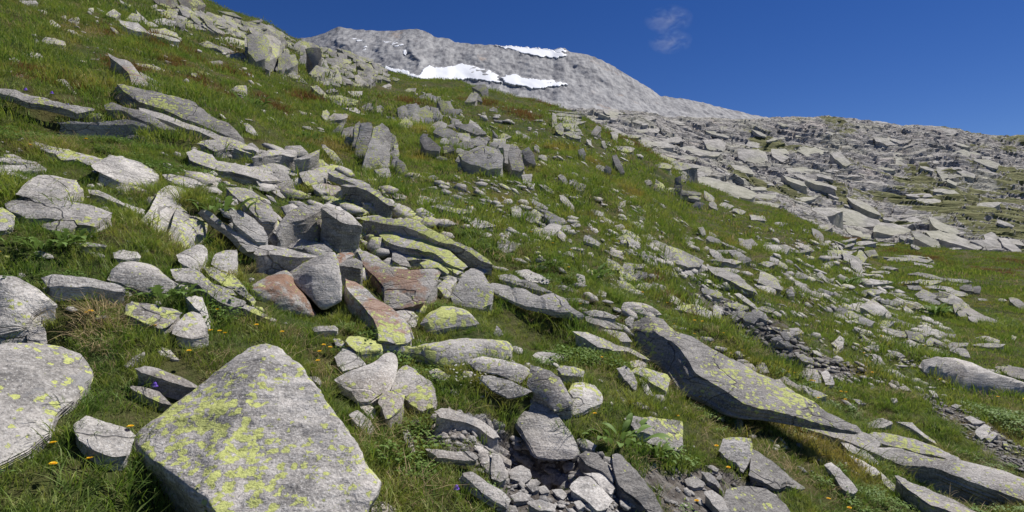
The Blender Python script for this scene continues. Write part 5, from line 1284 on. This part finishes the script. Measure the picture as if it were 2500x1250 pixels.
def herb(name, seed, n, rad, h, leaf, mat):
    """a clump of small broad leaves on short stems"""
    r = np.random.default_rng(seed)
    V, Q = [], []
    for i in range(n):
        a = r.uniform(0, 6.283); rr = rad * math.sqrt(r.uniform())
        c = np.array([math.cos(a) * rr, math.sin(a) * rr, h * r.uniform(.25, 1)])
        da = r.uniform(0, 6.283); d = np.array([math.cos(da), math.sin(da), r.uniform(-.2, .6)]); d /= np.linalg.norm(d)
        s = np.cross(d, [0, 0, 1]); s /= np.linalg.norm(s)
        L = leaf * r.uniform(.6, 1.3); W = L * .32
        b = len(V)
        V += [c, c + d * L * .5 + s * W + [0, 0, L * .08], c + d * L - [0, 0, L * .1], c + d * L * .5 - s * W + [0, 0, L * .08]]
        Q.append([b, b + 1, b + 2, b + 3])
    me = mesh_np(name, np.array(V), np.array(Q).ravel(), [4] * len(Q)); me.materials.append(mat)
    return bpy.data.objects.new(name, me)

def instancer(name, sources, pos, rot, scl, kind_idx, label, cat):
    coll = bpy.data.collections.new(name + "_kinds")
    for i, s in enumerate(sources):
        s.name = "%02d_%s" % (i, s.name); coll.objects.link(s)
    me = bpy.data.meshes.new(name)
    me.vertices.add(len(pos)); me.vertices.foreach_set("co", np.asarray(pos, np.float32).ravel())
    for nm, typ, data, key in (("rot", 'FLOAT_VECTOR', rot, "vector"), ("scl", 'FLOAT', scl, "value"), ("pick", 'INT', kind_idx, "value")):
        a = me.attributes.new(nm, typ, 'POINT'); a.data.foreach_set(key, np.asarray(data, np.int32 if typ == 'INT' else np.float32).ravel())
    o = bpy.data.objects.new(name, me); COL.objects.link(o)
    ng = bpy.data.node_groups.new(name + "_scatter", 'GeometryNodeTree')
    ng.interface.new_socket("Geometry", in_out='INPUT', socket_type='NodeSocketGeometry')
    ng.interface.new_socket("Geometry", in_out='OUTPUT', socket_type='NodeSocketGeometry')
    gi = ng.nodes.new("NodeGroupInput"); go = ng.nodes.new("NodeGroupOutput")
    ci = ng.nodes.new("GeometryNodeCollectionInfo"); ci.inputs[0].default_value = coll; ci.inputs["Separate Children"].default_value = True; ci.inputs["Reset Children"].default_value = True
    ip = ng.nodes.new("GeometryNodeInstanceOnPoints"); ip.inputs["Pick Instance"].default_value = True
    def na(nm, typ):
        n = ng.nodes.new("GeometryNodeInputNamedAttribute"); n.data_type = typ; n.inputs[0].default_value = nm
        return n.outputs[0]
    L = ng.links.new
    L(gi.outputs[0], ip.inputs["Points"]); L(ci.outputs[0], ip.inputs["Instance"])
    L(na("pick", 'INT'), ip.inputs["Instance Index"]); L(na("rot", 'FLOAT_VECTOR'), ip.inputs["Rotation"]); L(na("scl", 'FLOAT'), ip.inputs["Scale"])
    L(ip.outputs[0], go.inputs[0])
    md = o.modifiers.new("scatter", 'NODES'); md.node_group = ng
    tag(o, label, cat, kind="stuff")
    return o

def covered(x, y):
    """True where a rock keeps grass away"""
    m = np.zeros(x.shape, bool)
    for poly, t in FOOT:
        lo, hi = poly.min(0), poly.max(0)
        s = (x > lo[0]) & (x < hi[0]) & (y > lo[1]) & (y < hi[1])
        if s.any():
            i = np.nonzero(s)[0]
            m[i] |= in_poly(x[i], y[i], poly)
    return m

def spread(n, t0, t1, seed, dxr=1.45):
    n = int(n * dxr / 1.15)
    r = np.random.default_rng(seed)
    t = np.sqrt(r.uniform(t0 * t0, t1 * t1, n)); dx = r.uniform(-dxr, dxr, n)
    x = dx * t; y = t
    z = zt(x, y)
    u = 1250 + F * x / y; v = 625 - F * z / y
    ok = (u > -600) & (u < 3200) & (v < 1420) & (v > -120)
    D = np.interp(dx, _dx, _dd); ok &= t < D + 4
    for poly in GRAVEL: ok &= ~(in_poly(u, v, poly) & (r.uniform(size=n) < .93))
    ok &= ~(in_poly(u, v, HEAP) & (r.uniform(size=n) < .8))
    x, y, z, u, v = x[ok], y[ok], z[ok], u[ok], v[ok]
    ok = ~covered(x, y)
    return x[ok], y[ok], z[ok], u[ok], v[ok], np.random.default_rng(seed + 1)

def grass():
    src = []
    # near, middle, far: the same grass at coarser and coarser blades
    for i in range(3): src.append(tuft("near_tuft", 10 + i, 36, .055, .062, .0035, .7, .25, MAT_GRASS, 3))       # 0-2
    for i in range(2): src.append(tuft("near_long_tuft", 20 + i, 30, .05, .125, .0035, .9, .55, MAT_GRASS, 3))    # 3-4
    for i in range(3): src.append(tuft("middle_tuft", 30 + i, 40, .13, .08, .008, .6, .2, MAT_GRASS, 2))         # 5-7
    for i in range(3): src.append(tuft("far_tuft", 40 + i, 40, .34, .10, .02, .5, .15, MAT_GRASS, 2))           # 8-10
    for i in range(2): src.append(herb("small_herb", 50 + i, 46, .07, .05, .022, MAT_HERB))                      # 11-12
    for i in range(2): src.append(tuft("middle_long_tuft", 60 + i, 36, .12, .17, .007, .8, .45, MAT_GRASS, 3))   # 13-14
    PP, RR, SS, KK = [], [], [], []
    # turf lapping against the feet of the rocks
    r = np.random.default_rng(99); ex_, ey_ = [], []
    for poly, t in FOOT:
        if t > 16: continue
        q = np.roll(poly, -1, 0); L = np.hypot(*(q - poly).T)
        for a, b, l in zip(poly, q, L):
            for _ in range(r.poisson(l / (.05 if t < 6.5 else .12))):
                p = a + (b - a) * r.uniform(); nn = np.array([(b - a)[1], -(b - a)[0]]) / max(l, 1e-6)
                p = p + nn * r.uniform(0, .05) * (1 if in_poly(np.array([(p + nn * .02)[0]]), np.array([(p + nn * .02)[1]]), poly)[0] == False else -1)
                ex_.append(p[0]); ey_.append(p[1])
    x, y = np.array(ex_), np.array(ey_); ok = ~covered(x, y); x, y = x[ok], y[ok]; z = zt(x, y)
    u = 1250 + F * x / y; v = 625 - F * z / y; ok = np.ones(len(x), bool)
    for poly in GRAVEL: ok &= ~in_poly(u, v, poly)
    ok &= ~(in_poly(u, v, HEAP) & (r.uniform(size=len(x)) < .5))
    x, y, z = x[ok], y[ok], z[ok]; m = len(x)
    PP.append(np.stack([x, y, z], -1)); SS.append(r.uniform(.7, 1.3, m)); KK.append(np.where(y < 6.5, r.choice((0, 1, 2, 3), m), r.choice((5, 6, 7, 13), m)))
    RR.append(np.stack([r.normal(size=m) * .15, r.normal(size=m) * .15, r.uniform(0, 6.28, m)], -1))
    for (n, t0, t1, kinds, s0) in ((21000, .9, 6.5, (0, 1, 2), 1), (26000, 6.0, 17, (5, 6, 7), 2), (36000, 16, 50, (8, 9, 10), 3)):
        x, y, z, u, v, r = spread(n, t0, t1, s0 * 31)
        m = len(x)
        k = r.choice(kinds, m)
        sc = r.uniform(.6, 1.35, m) * (1 + .5 * fbm(x / (.5 * s0), y / (.5 * s0), seed=3))
        if s0 == 1:
            lush = fbm(x / .5, y / .5, oct=2, seed=14)
            k = np.where((lush > .35) & (r.uniform(size=m) < .6), r.choice((3, 4), m), k)
            k = np.where((lush < -.3) & (r.uniform(size=m) < .3), r.choice((11, 12), m), k)
        if s0 == 2:
            lush = fbm(x / 1.2, y / 1.2, oct=2, seed=15)
            k = np.where((lush > .2) & (r.uniform(size=m) < .55), r.choice((13, 14), m), k)
        PP.append(np.stack([x, y, z], -1)); SS.append(sc); KK.append(k)
        RR.append(np.stack([r.normal(size=m) * .12, r.normal(size=m) * .12 + .1, r.uniform(0, 6.28, m)], -1))
    instancer("grass", src, np.vstack(PP), np.vstack(RR), np.concatenate(SS), np.concatenate(KK), "green and yellowish alpine grass covering the slope between the rocks", "grass")
    # pale dead straw lying in the turf
    src = [tuft("straw_near", 70, 26, .06, .10, .003, 1.4, .75, MAT_STRAW, 3), tuft("straw_near", 71, 16, .08, .07, .003, 1.8, .6, MAT_STRAW, 3), tuft("straw_middle", 72, 18, .16, .09, .008, 1.3, .5, MAT_STRAW, 2), tuft("straw_far", 73, 16, .35, .13, .022, 1.0, .4, MAT_STRAW, 2)]
    PP, SS, KK = [], [], []
    for (n, t0, t1, kinds, s0) in ((6500, .9, 6.5, (0, 1), 5), (9000, 6, 17, (2,), 6), (9500, 16, 48, (3,), 7)):
        x, y, z, u, v, r = spread(n, t0, t1, s0 * 31)
        keep = fbm(x / (.35 * (1 + t0 / 3)), y / (.35 * (1 + t0 / 3)), oct=2, seed=19) + .25 * r.normal(size=len(x)) > .25
        x, y, z = x[keep], y[keep], z[keep]
        PP.append(np.stack([x, y, z], -1)); SS.append(r.uniform(.6, 1.2, len(x))); KK.append(r.choice(kinds, len(x)))
    for (u, v, c) in [(250, 790, 26), (220, 870, 10), (925, 1095, 22), (300, 740, 8), (1010, 1190, 14), (1800, 1000, 16), (60, 780, 8), (350, 470, 8), (650, 800, 14), (1000, 1230, 10), (1460, 910, 8)]:
        p = at(u, v); r = np.random.default_rng(int(u))
        x = p[0] + r.normal(size=c) * .07; y = p[1] + r.normal(size=c) * .07
        PP.append(np.stack([x, y, zt(x, y)], -1)); SS.append(r.uniform(.7, 1.4, c)); KK.append(r.choice((0, 1), c))
    P = np.vstack(PP); r = np.random.default_rng(5)
    instancer("dry_grass", src, P, np.stack([r.normal(size=len(P)) * .2, r.normal(size=len(P)) * .2, r.uniform(0, 6.28, len(P))], -1), np.concatenate(SS), np.concatenate(KK), "pale dead straw lying in the green turf", "dry grass")
grass()

def rusty():
    mat = plain("rusty_grass_blade", (0.22, 0.125, 0.045), .7, .3, .4, 25)
    src = [tuft("rusty_tuft", 80, 44, .16, .15, .010, .8, .4, mat, 2), tuft("rusty_tuft", 81, 44, .3, .2, .02, .8, .4, mat, 2)]
    r = np.random.default_rng(8); PP = []
    for (u, v, rad) in [(534, 175, .5), (490, 202, .4), (410, 148, .5), (622, 145, .5), (350, 98, .6), (410, 110, .5), (120, 200, .5), (300, 165, .35), (655, 255, .4), (740, 240, .4), (1480, 330, .9), (1560, 360, .9), (1330, 250, 1.0), (2300, 640, 1.6), (2420, 660, 1.8),
                        (2200, 615, 1.2), (2480, 640, 1.8), (1640, 735, .3), (2080, 560, 1.0), (1180, 250, .8), (1000, 250, .7), (1270, 280, .8)]:
        p = at(u, v); c = int(26 if rad < .7 else 40)
        x = p[0] + r.normal(size=c) * rad * .6; y = p[1] + r.normal(size=c) * rad * .6
        ok = ~covered(x, y); PP.append(np.stack([x[ok], y[ok], zt(x[ok], y[ok])], -1))
    P = np.vstack(PP); m = len(P)
    instancer("rusty_grass", src, P, np.stack([r.normal(size=m) * .15, r.normal(size=m) * .15, r.uniform(0, 6.28, m)], -1), r.uniform(.6, 1.2, m), (P[:, 1] > 14).astype(int), "rust-brown tussocks of old grass dotted over the slope", "rusty grass")
rusty()
# ------------------------------------------------------------------ flowers and leafy plants, each a thing with its parts
MAT_STEM = plain("flower_stem", (0.12, 0.17, 0.05), .6, .2)
MAT_YEL = plain("yellow_petal", (0.85, 0.56, 0.02), .6, .25, .12)
MAT_ORG = plain("orange_disc", (0.72, 0.27, 0.01), .7, 0, .15)
MAT_VIO = plain("violet_petal", (0.20, 0.10, 0.62), .6, .3, .15)
MAT_WHT = plain("white_petal", (0.80, 0.78, 0.72), .6, .2, .05)

def bm_obj(name, bm, mat, parent):
    me = bpy.data.meshes.new(name); bm.to_mesh(me); bm.free(); me.materials.append(mat)
    o = bpy.data.objects.new(name, me); COL.objects.link(o); o.parent = parent
    return o

def stem_bm(h, bend, rad):
    bm = bmesh.new(); prev = None
    for i in range(5):
        f = i / 4
        c = Vector((bend * f * f, 0, h * f)); ring = [bm.verts.new(c + Vector((math.cos(a), math.sin(a), 0)) * rad * (1.1 - .4 * f)) for a in (0, 2.09, 4.19)]
        if prev:
            for j in range(3): bm.faces.new([prev[j], prev[(j + 1) % 3], ring[(j + 1) % 3], ring[j]])
        prev = ring
    return bm

def petals_bm(n, r0, r1, w, rise, c):
    bm = bmesh.new()
    for ring, (rr, rs) in enumerate(((r1, rise), (r1 * .72, rise * 1.9))):
        for i in range(n):
            a = (i + .5 * ring) * 2 * math.pi / n
            d = Vector((math.cos(a), math.sin(a), 0)); s = Vector((-d.y, d.x, 0)) * w
            bm.faces.new([bm.verts.new(c + d * r0), bm.verts.new(c + d * rr * .7 - s + Vector((0, 0, rs * .7))), bm.verts.new(c + d * rr + Vector((0, 0, rs))), bm.verts.new(c + d * rr * .7 + s + Vector((0, 0, rs * .7)))])
    return bm

def make_flower(h, bend):
    root = empty("yellow_flower")
    bm_obj("stem", stem_bm(h, bend, .0016), MAT_STEM, root)
    c = Vector((bend, 0, h))
    bm_obj("petals", petals_bm(14, .003, .019, .0032, .004, c), MAT_YEL, root)
    d = bmesh.new(); bmesh.ops.create_icosphere(d, subdivisions=1, radius=.0065)
    for v in d.verts: v.co = Vector((v.co.x, v.co.y, v.co.z * .6)) + c + Vector((0, 0, .003))
    bm_obj("disc", d, MAT_ORG, root)
    return root

def make_bell(h, bend):
    root = empty("violet_flower")
    bm_obj("stem", stem_bm(h, bend, .0014), MAT_STEM, root)
    bm = bmesh.new(); c = Vector((bend, 0, h)); prev = None
    for rr, dz in ((.003, .004), (.011, -.004), (.014, -.016), (.020, -.024)):
        ring = [bm.verts.new(c + Vector((math.cos(a) * rr * (1 + (.25 if (k % 2 and rr > .018) else 0)) + .004, math.sin(a) * rr, dz))) for k, a in enumerate(np.linspace(0, 2 * math.pi, 10, endpoint=False))]
        if prev:
            for j in range(10): bm.faces.new([prev[j], prev[(j + 1) % 10], ring[(j + 1) % 10], ring[j]])
        prev = ring
    bm_obj("bell", bm, MAT_VIO, root)
    return root

def copy_thing(root):
    r = root.copy(); COL.objects.link(r)
    for ch in root.children:
        c = ch.copy(); COL.objects.link(c); c.parent = r
    return r

FLOWERS = []
PROTO = [make_flower(.10, .02), make_flower(.07, -.015), make_flower(.13, .03)]
bpy.context.view_layer.update()
used = [False] * 3
YEL = [(125, 1075), (223, 1113), (118, 1126), (330, 1031), (300, 1072), (204, 752), (216, 757), (377, 790), (20, 607), (206, 338), (77, 352), (530, 750), (555, 808), (513, 803), (525, 802), (684, 805), (625, 788), (455, 847), (795, 838), (808, 845), (788, 850), (782, 876),
       (970, 993), (556, 492), (562, 495), (1230, 1146), (1722, 966), (1450, 1007), (1656, 1014), (1744, 1083), (1772, 1134), (1709, 1217), (1945, 1040), (1948, 1050), (2110, 1127), (2030, 1215), (2071, 1236), (2091, 1122), (1474, 867), (1426, 814),
       (1421, 740), (1560, 713), (1388, 652), (1625, 738), (1691, 782), (1715, 785), (1648, 790), (1700, 815), (1760, 812), (1905, 866), (1946, 911), (1980, 928), (1983, 928), (2010, 970), (2050, 955), (2068, 957), (2072, 973), (2130, 885), (2112, 862), (2147, 823), (2200, 822), (2262, 846),
       (2133, 911), (2298, 926), (2435, 968), (2490, 972), (1930, 908), (1020, 465), (1040, 485), (1005, 455), (1140, 500), (1150, 505), (985, 445), (1500, 585), (1505, 590), (1300, 567), (1350, 593), (1390, 610), (1700, 860), (1745, 868), (1752, 858), (1790, 862), (1810, 855)]
for i, (u, v) in enumerate(YEL):
    k = i % 3
    hh = (.10, .07, .13)[k]
    t = ray(u, v + 25)
    for _ in range(4): t = ray(u, v + hh * .9 * F / t)
    p = np.array([(u - 1250) / F * t, t, 0]); p[2] = zt(p[0], p[1]) - .005
    r = PROTO[k] if not used[k] else copy_thing(PROTO[k])
    used[k] = True
    s = max(.8, min(1.2, .85 + (t - 4) * .04))
    r.location = p; r.rotation_euler = (random.uniform(-.15, .25), random.uniform(-.15, .15), random.uniform(0, 6.28)); r.scale = (s, s, s)
    FLOWERS.append((r, u, v, "yellow"))
BP = make_bell(.09, .02); first = True
bpy.context.view_layer.update()
for (u, v) in [(367, 940), (1115, 1195), (607, 755), (165, 243), (483, 798), (120, 215), (68, 208), (1240, 880)]:
    t = ray(u, v + 25)
    r = BP if first else copy_thing(BP)
    first = False
    p = np.array([(u - 1250) / F * t, t, 0]); p[2] = zt(p[0], p[1]) - .005
    s = .75 if t < 5 else 1.0
    r.location = p; r.rotation_euler = (random.uniform(-.1, .2), 0, random.uniform(0, 6.28)); r.scale = (s, s, s)
    FLOWERS.append((r, u, v, "violet"))

def leafy(name, u, v, n, L, W, up, label, cat, leafname="leaf", mat=None, lobes=0, seed=1):
    """a rosette or fern clump of single leaves, each leaf bent along its rib"""
    p = at(u, v)
    root = empty(name, p); tag(root, label, cat)
    r = random.Random(seed)
    shapes = []
    for s in range(3):
        bm = bmesh.new()
        ns = 5 if not lobes else 9
        pv = None
        for i in range(ns + 1):
            f = i / ns
            w = W * math.sin(math.pi * min(.97, f * .9 + .06)) * (1 if not lobes else (.45 + .75 * (i % 2)))
            x = L * f * (1 - .12 * f); z = L * up * (f - .62 * f * f * (1 + .2 * s))
            row = [bm.verts.new((x, -w / 2, z + w * .12)), bm.verts.new((x, 0, z)), bm.verts.new((x, w / 2, z + w * .12))]
            if pv:
                for j in range(2): bm.faces.new([pv[j], row[j], row[j + 1], pv[j + 1]])
            pv = row
        me = bpy.data.meshes.new(leafname); bm.to_mesh(me); bm.free(); me.materials.append(mat or MAT_HERB)
        me.polygons.foreach_set("use_smooth", np.ones(len(me.polygons), bool))
        shapes.append(me)
    for i in range(n):
        o = bpy.data.objects.new(leafname, shapes[i % 3]); COL.objects.link(o); o.parent = root
        a = i * 2.4; rr = L * r.uniform(0, 1.3)
        o.location = (math.cos(a) * rr, math.sin(a) * rr, r.uniform(0, .02))
        o.rotation_euler = (r.uniform(-.2, .2), r.uniform(-.5, .15), a + r.uniform(-.3, .3))
        s = r.uniform(.6, 1.1); o.scale = (s, s, s)
leafy("leafy_plant", 1510, 1072, 26, .17, .05, .8, "broad-leaved green plant left of the squarish blotched stone", "plant", seed=3)
leafy("leafy_plant", 530, 520, 22, .22, .05, .9, "bright broad-leaved plant behind the propped diagonal plank", "plant", seed=4)
leafy("fern_like_plant", 110, 610, 36, .14, .04, .9, "dark feathery thistle-like plant below the wide flat slab on the left", "plant", "frond", lobes=1, seed=5)
leafy("fern_like_plant", 175, 590, 26, .12, .04, .9, "dark feathery thistle-like plant beside a larger one, left meadow", "plant", "frond", lobes=1, seed=15)
leafy("fern_like_plant", 400, 725, 40, .14, .05, .7, "dark feathery plant between the low domed rock and the flat stone below", "plant", "frond", lobes=1, seed=6)
leafy("leafy_plant", 745, 345, 44, .22, .05, .9, "bright green fern clump above the centre heap", "plant", lobes=1, seed=7)
leafy("leafy_plant", 1450, 680, 40, .22, .05, .9, "dark fern clump in the grass right of the jutting layered slab", "plant", lobes=1, seed=8)
leafy("leafy_plant", 620, 260, 40, .26, .06, .9, "dark fern clump on the upper left slope", "plant", lobes=1, seed=9)
leafy("leafy_plant", 2065, 695, 60, .3, .07, 1.0, "leafy bush among stones left of the largest right plate stack", "plant", seed=10)
leafy("leafy_plant", 2285, 765, 54, .3, .07, 1.0, "leafy dark bush below the largest right plate stack", "plant", seed=12)
leafy("leafy_plant", 1600, 1110, 30, .12, .03, .8, "small leaved cushion plant right below the squarish blotched stone", "plant", seed=13)

# cushion of tiny white flowers
def white_cushion(u, v, label):
    p = at(u, v); root = empty("white_flower_cushion", p); tag(root, label, "flowers")
    r = random.Random(3)
    b = petals_bm(5, .001, .007, .003, .001, Vector((0, 0, 0))); me = bpy.data.meshes.new("blossom"); b.to_mesh(me); b.free(); me.materials.append(MAT_WHT)
    sm = stem_bm(.06, .01, .001); sme = bpy.data.meshes.new("stem"); sm.to_mesh(sme); sm.free(); sme.materials.append(MAT_STEM)
    for i in range(60):
        a = r.uniform(0, 6.28); rr = .13 * math.sqrt(r.random())
        x, y = math.cos(a) * rr, math.sin(a) * rr
        z = float(zt(p[0] + x, p[1] + y)) - p[2]
        o = bpy.data.objects.new("blossom", me); COL.objects.link(o); o.parent = root
        h = r.uniform(.05, .09)
        o.location = (x, y, z + h); o.rotation_euler = (r.uniform(-.6, .6), r.uniform(-.6, .6), a)
        if i % 2 == 0:
            s = bpy.data.objects.new("stem", sme); COL.objects.link(s); s.parent = root; s.location = (x - .01, y, z + h - .06)
white_cushion(1140, 935, "cushion of tiny white flowers left of the pale pink loaf of rock")
# ------------------------------------------------------------------ labels: what sets each stone apart
ORD = ["", "second ", "third ", "fourth ", "fifth ", "sixth ", "seventh ", "eighth ", "ninth ", "tenth "]
LAND = [r for r in ROCKS if r['sh']]
def relation(c, lm):
    dx, dy = c[0] - lm['c'][0], c[1] - lm['c'][1]
    if abs(dx) > abs(dy) * 1.2: return "right of" if dx > 0 else "left of"
    return "below" if dy > 0 else "above"
def look(r):
    s = max(r['w'], r['h'])
    size = "tiny" if s < 22 else "small" if s < 50 else "mid-sized" if s < 95 else "large"
    col = "rust-stained" if r['ru'] > .4 else "dark grey" if r['to'] < .82 else "lichen-speckled" if r['li'] > .5 else "pale grey" if r['to'] > 1.04 else "grey"
    shp = "plank" if r['w'] > 3.2 * r['h'] else "flat slab" if r['w'] > 1.9 * r['h'] else "rounded stone" if r['dome'] else "upright stone" if r['h'] > 1.15 * r['w'] else "angular stone"
    return size, col, shp
seen = {}
todo = []
for r in ROCKS:
    if r['lab']:
        r['ob']["label"] = r['lab']
        if r['ob'].type == 'MESH': r['ob']["category"] = "rock"
        continue
    best = sorted(LAND, key=lambda l: np.hypot(*(r['c'] - l['c'])) - .35 * min(l['w'], l['h']))[0]
    key = (look(r), relation(r['c'], best), best['sh'])
    todo.append((key, np.hypot(*(r['c'] - best['c'])), r))
todo.sort(key=lambda a: a[1])
for key, d, r in todo:
    n = seen.get(key, 0); seen[key] = n + 1
    (size, col, shp), rel, sh = key
    lab = "%s %s %s, %s%s %s" % (size, col, shp, (ORD[min(n, 9)] + "one ") if n else "", rel, sh)
    r['ob']["label"] = lab; r['ob']["category"] = "rock"
    r['ob']["group"] = "stones scattered over the grassy slope"
for r in ROCKS:
    if r['ob'].type == 'MESH' and r['lab']: r['ob']["group"] = "boulders and slabs of the slope"
fseen = {}
rows_ = []
for (o, u, v, col) in FLOWERS:
    c = np.array([u, v], float)
    best = sorted(LAND, key=lambda l: np.hypot(*(c - l['c'])))[0]
    rows_.append(((col, relation(c, best), best['sh']), np.hypot(*(c - best['c'])), o))
rows_.sort(key=lambda a: a[1])
for key, d, o in rows_:
    n = fseen.get(key, 0); fseen[key] = n + 1
    col, rel, sh = key
    kindw = "yellow daisy-like flower" if col == "yellow" else "violet bellflower"
    tag(o, "%s in grass, %s%s %s" % (kindw, (ORD[min(n, 9)] + "one ") if n else "", rel, sh), "flower", "yellow flowers in the grass" if col == "yellow" else "violet flowers in the grass")
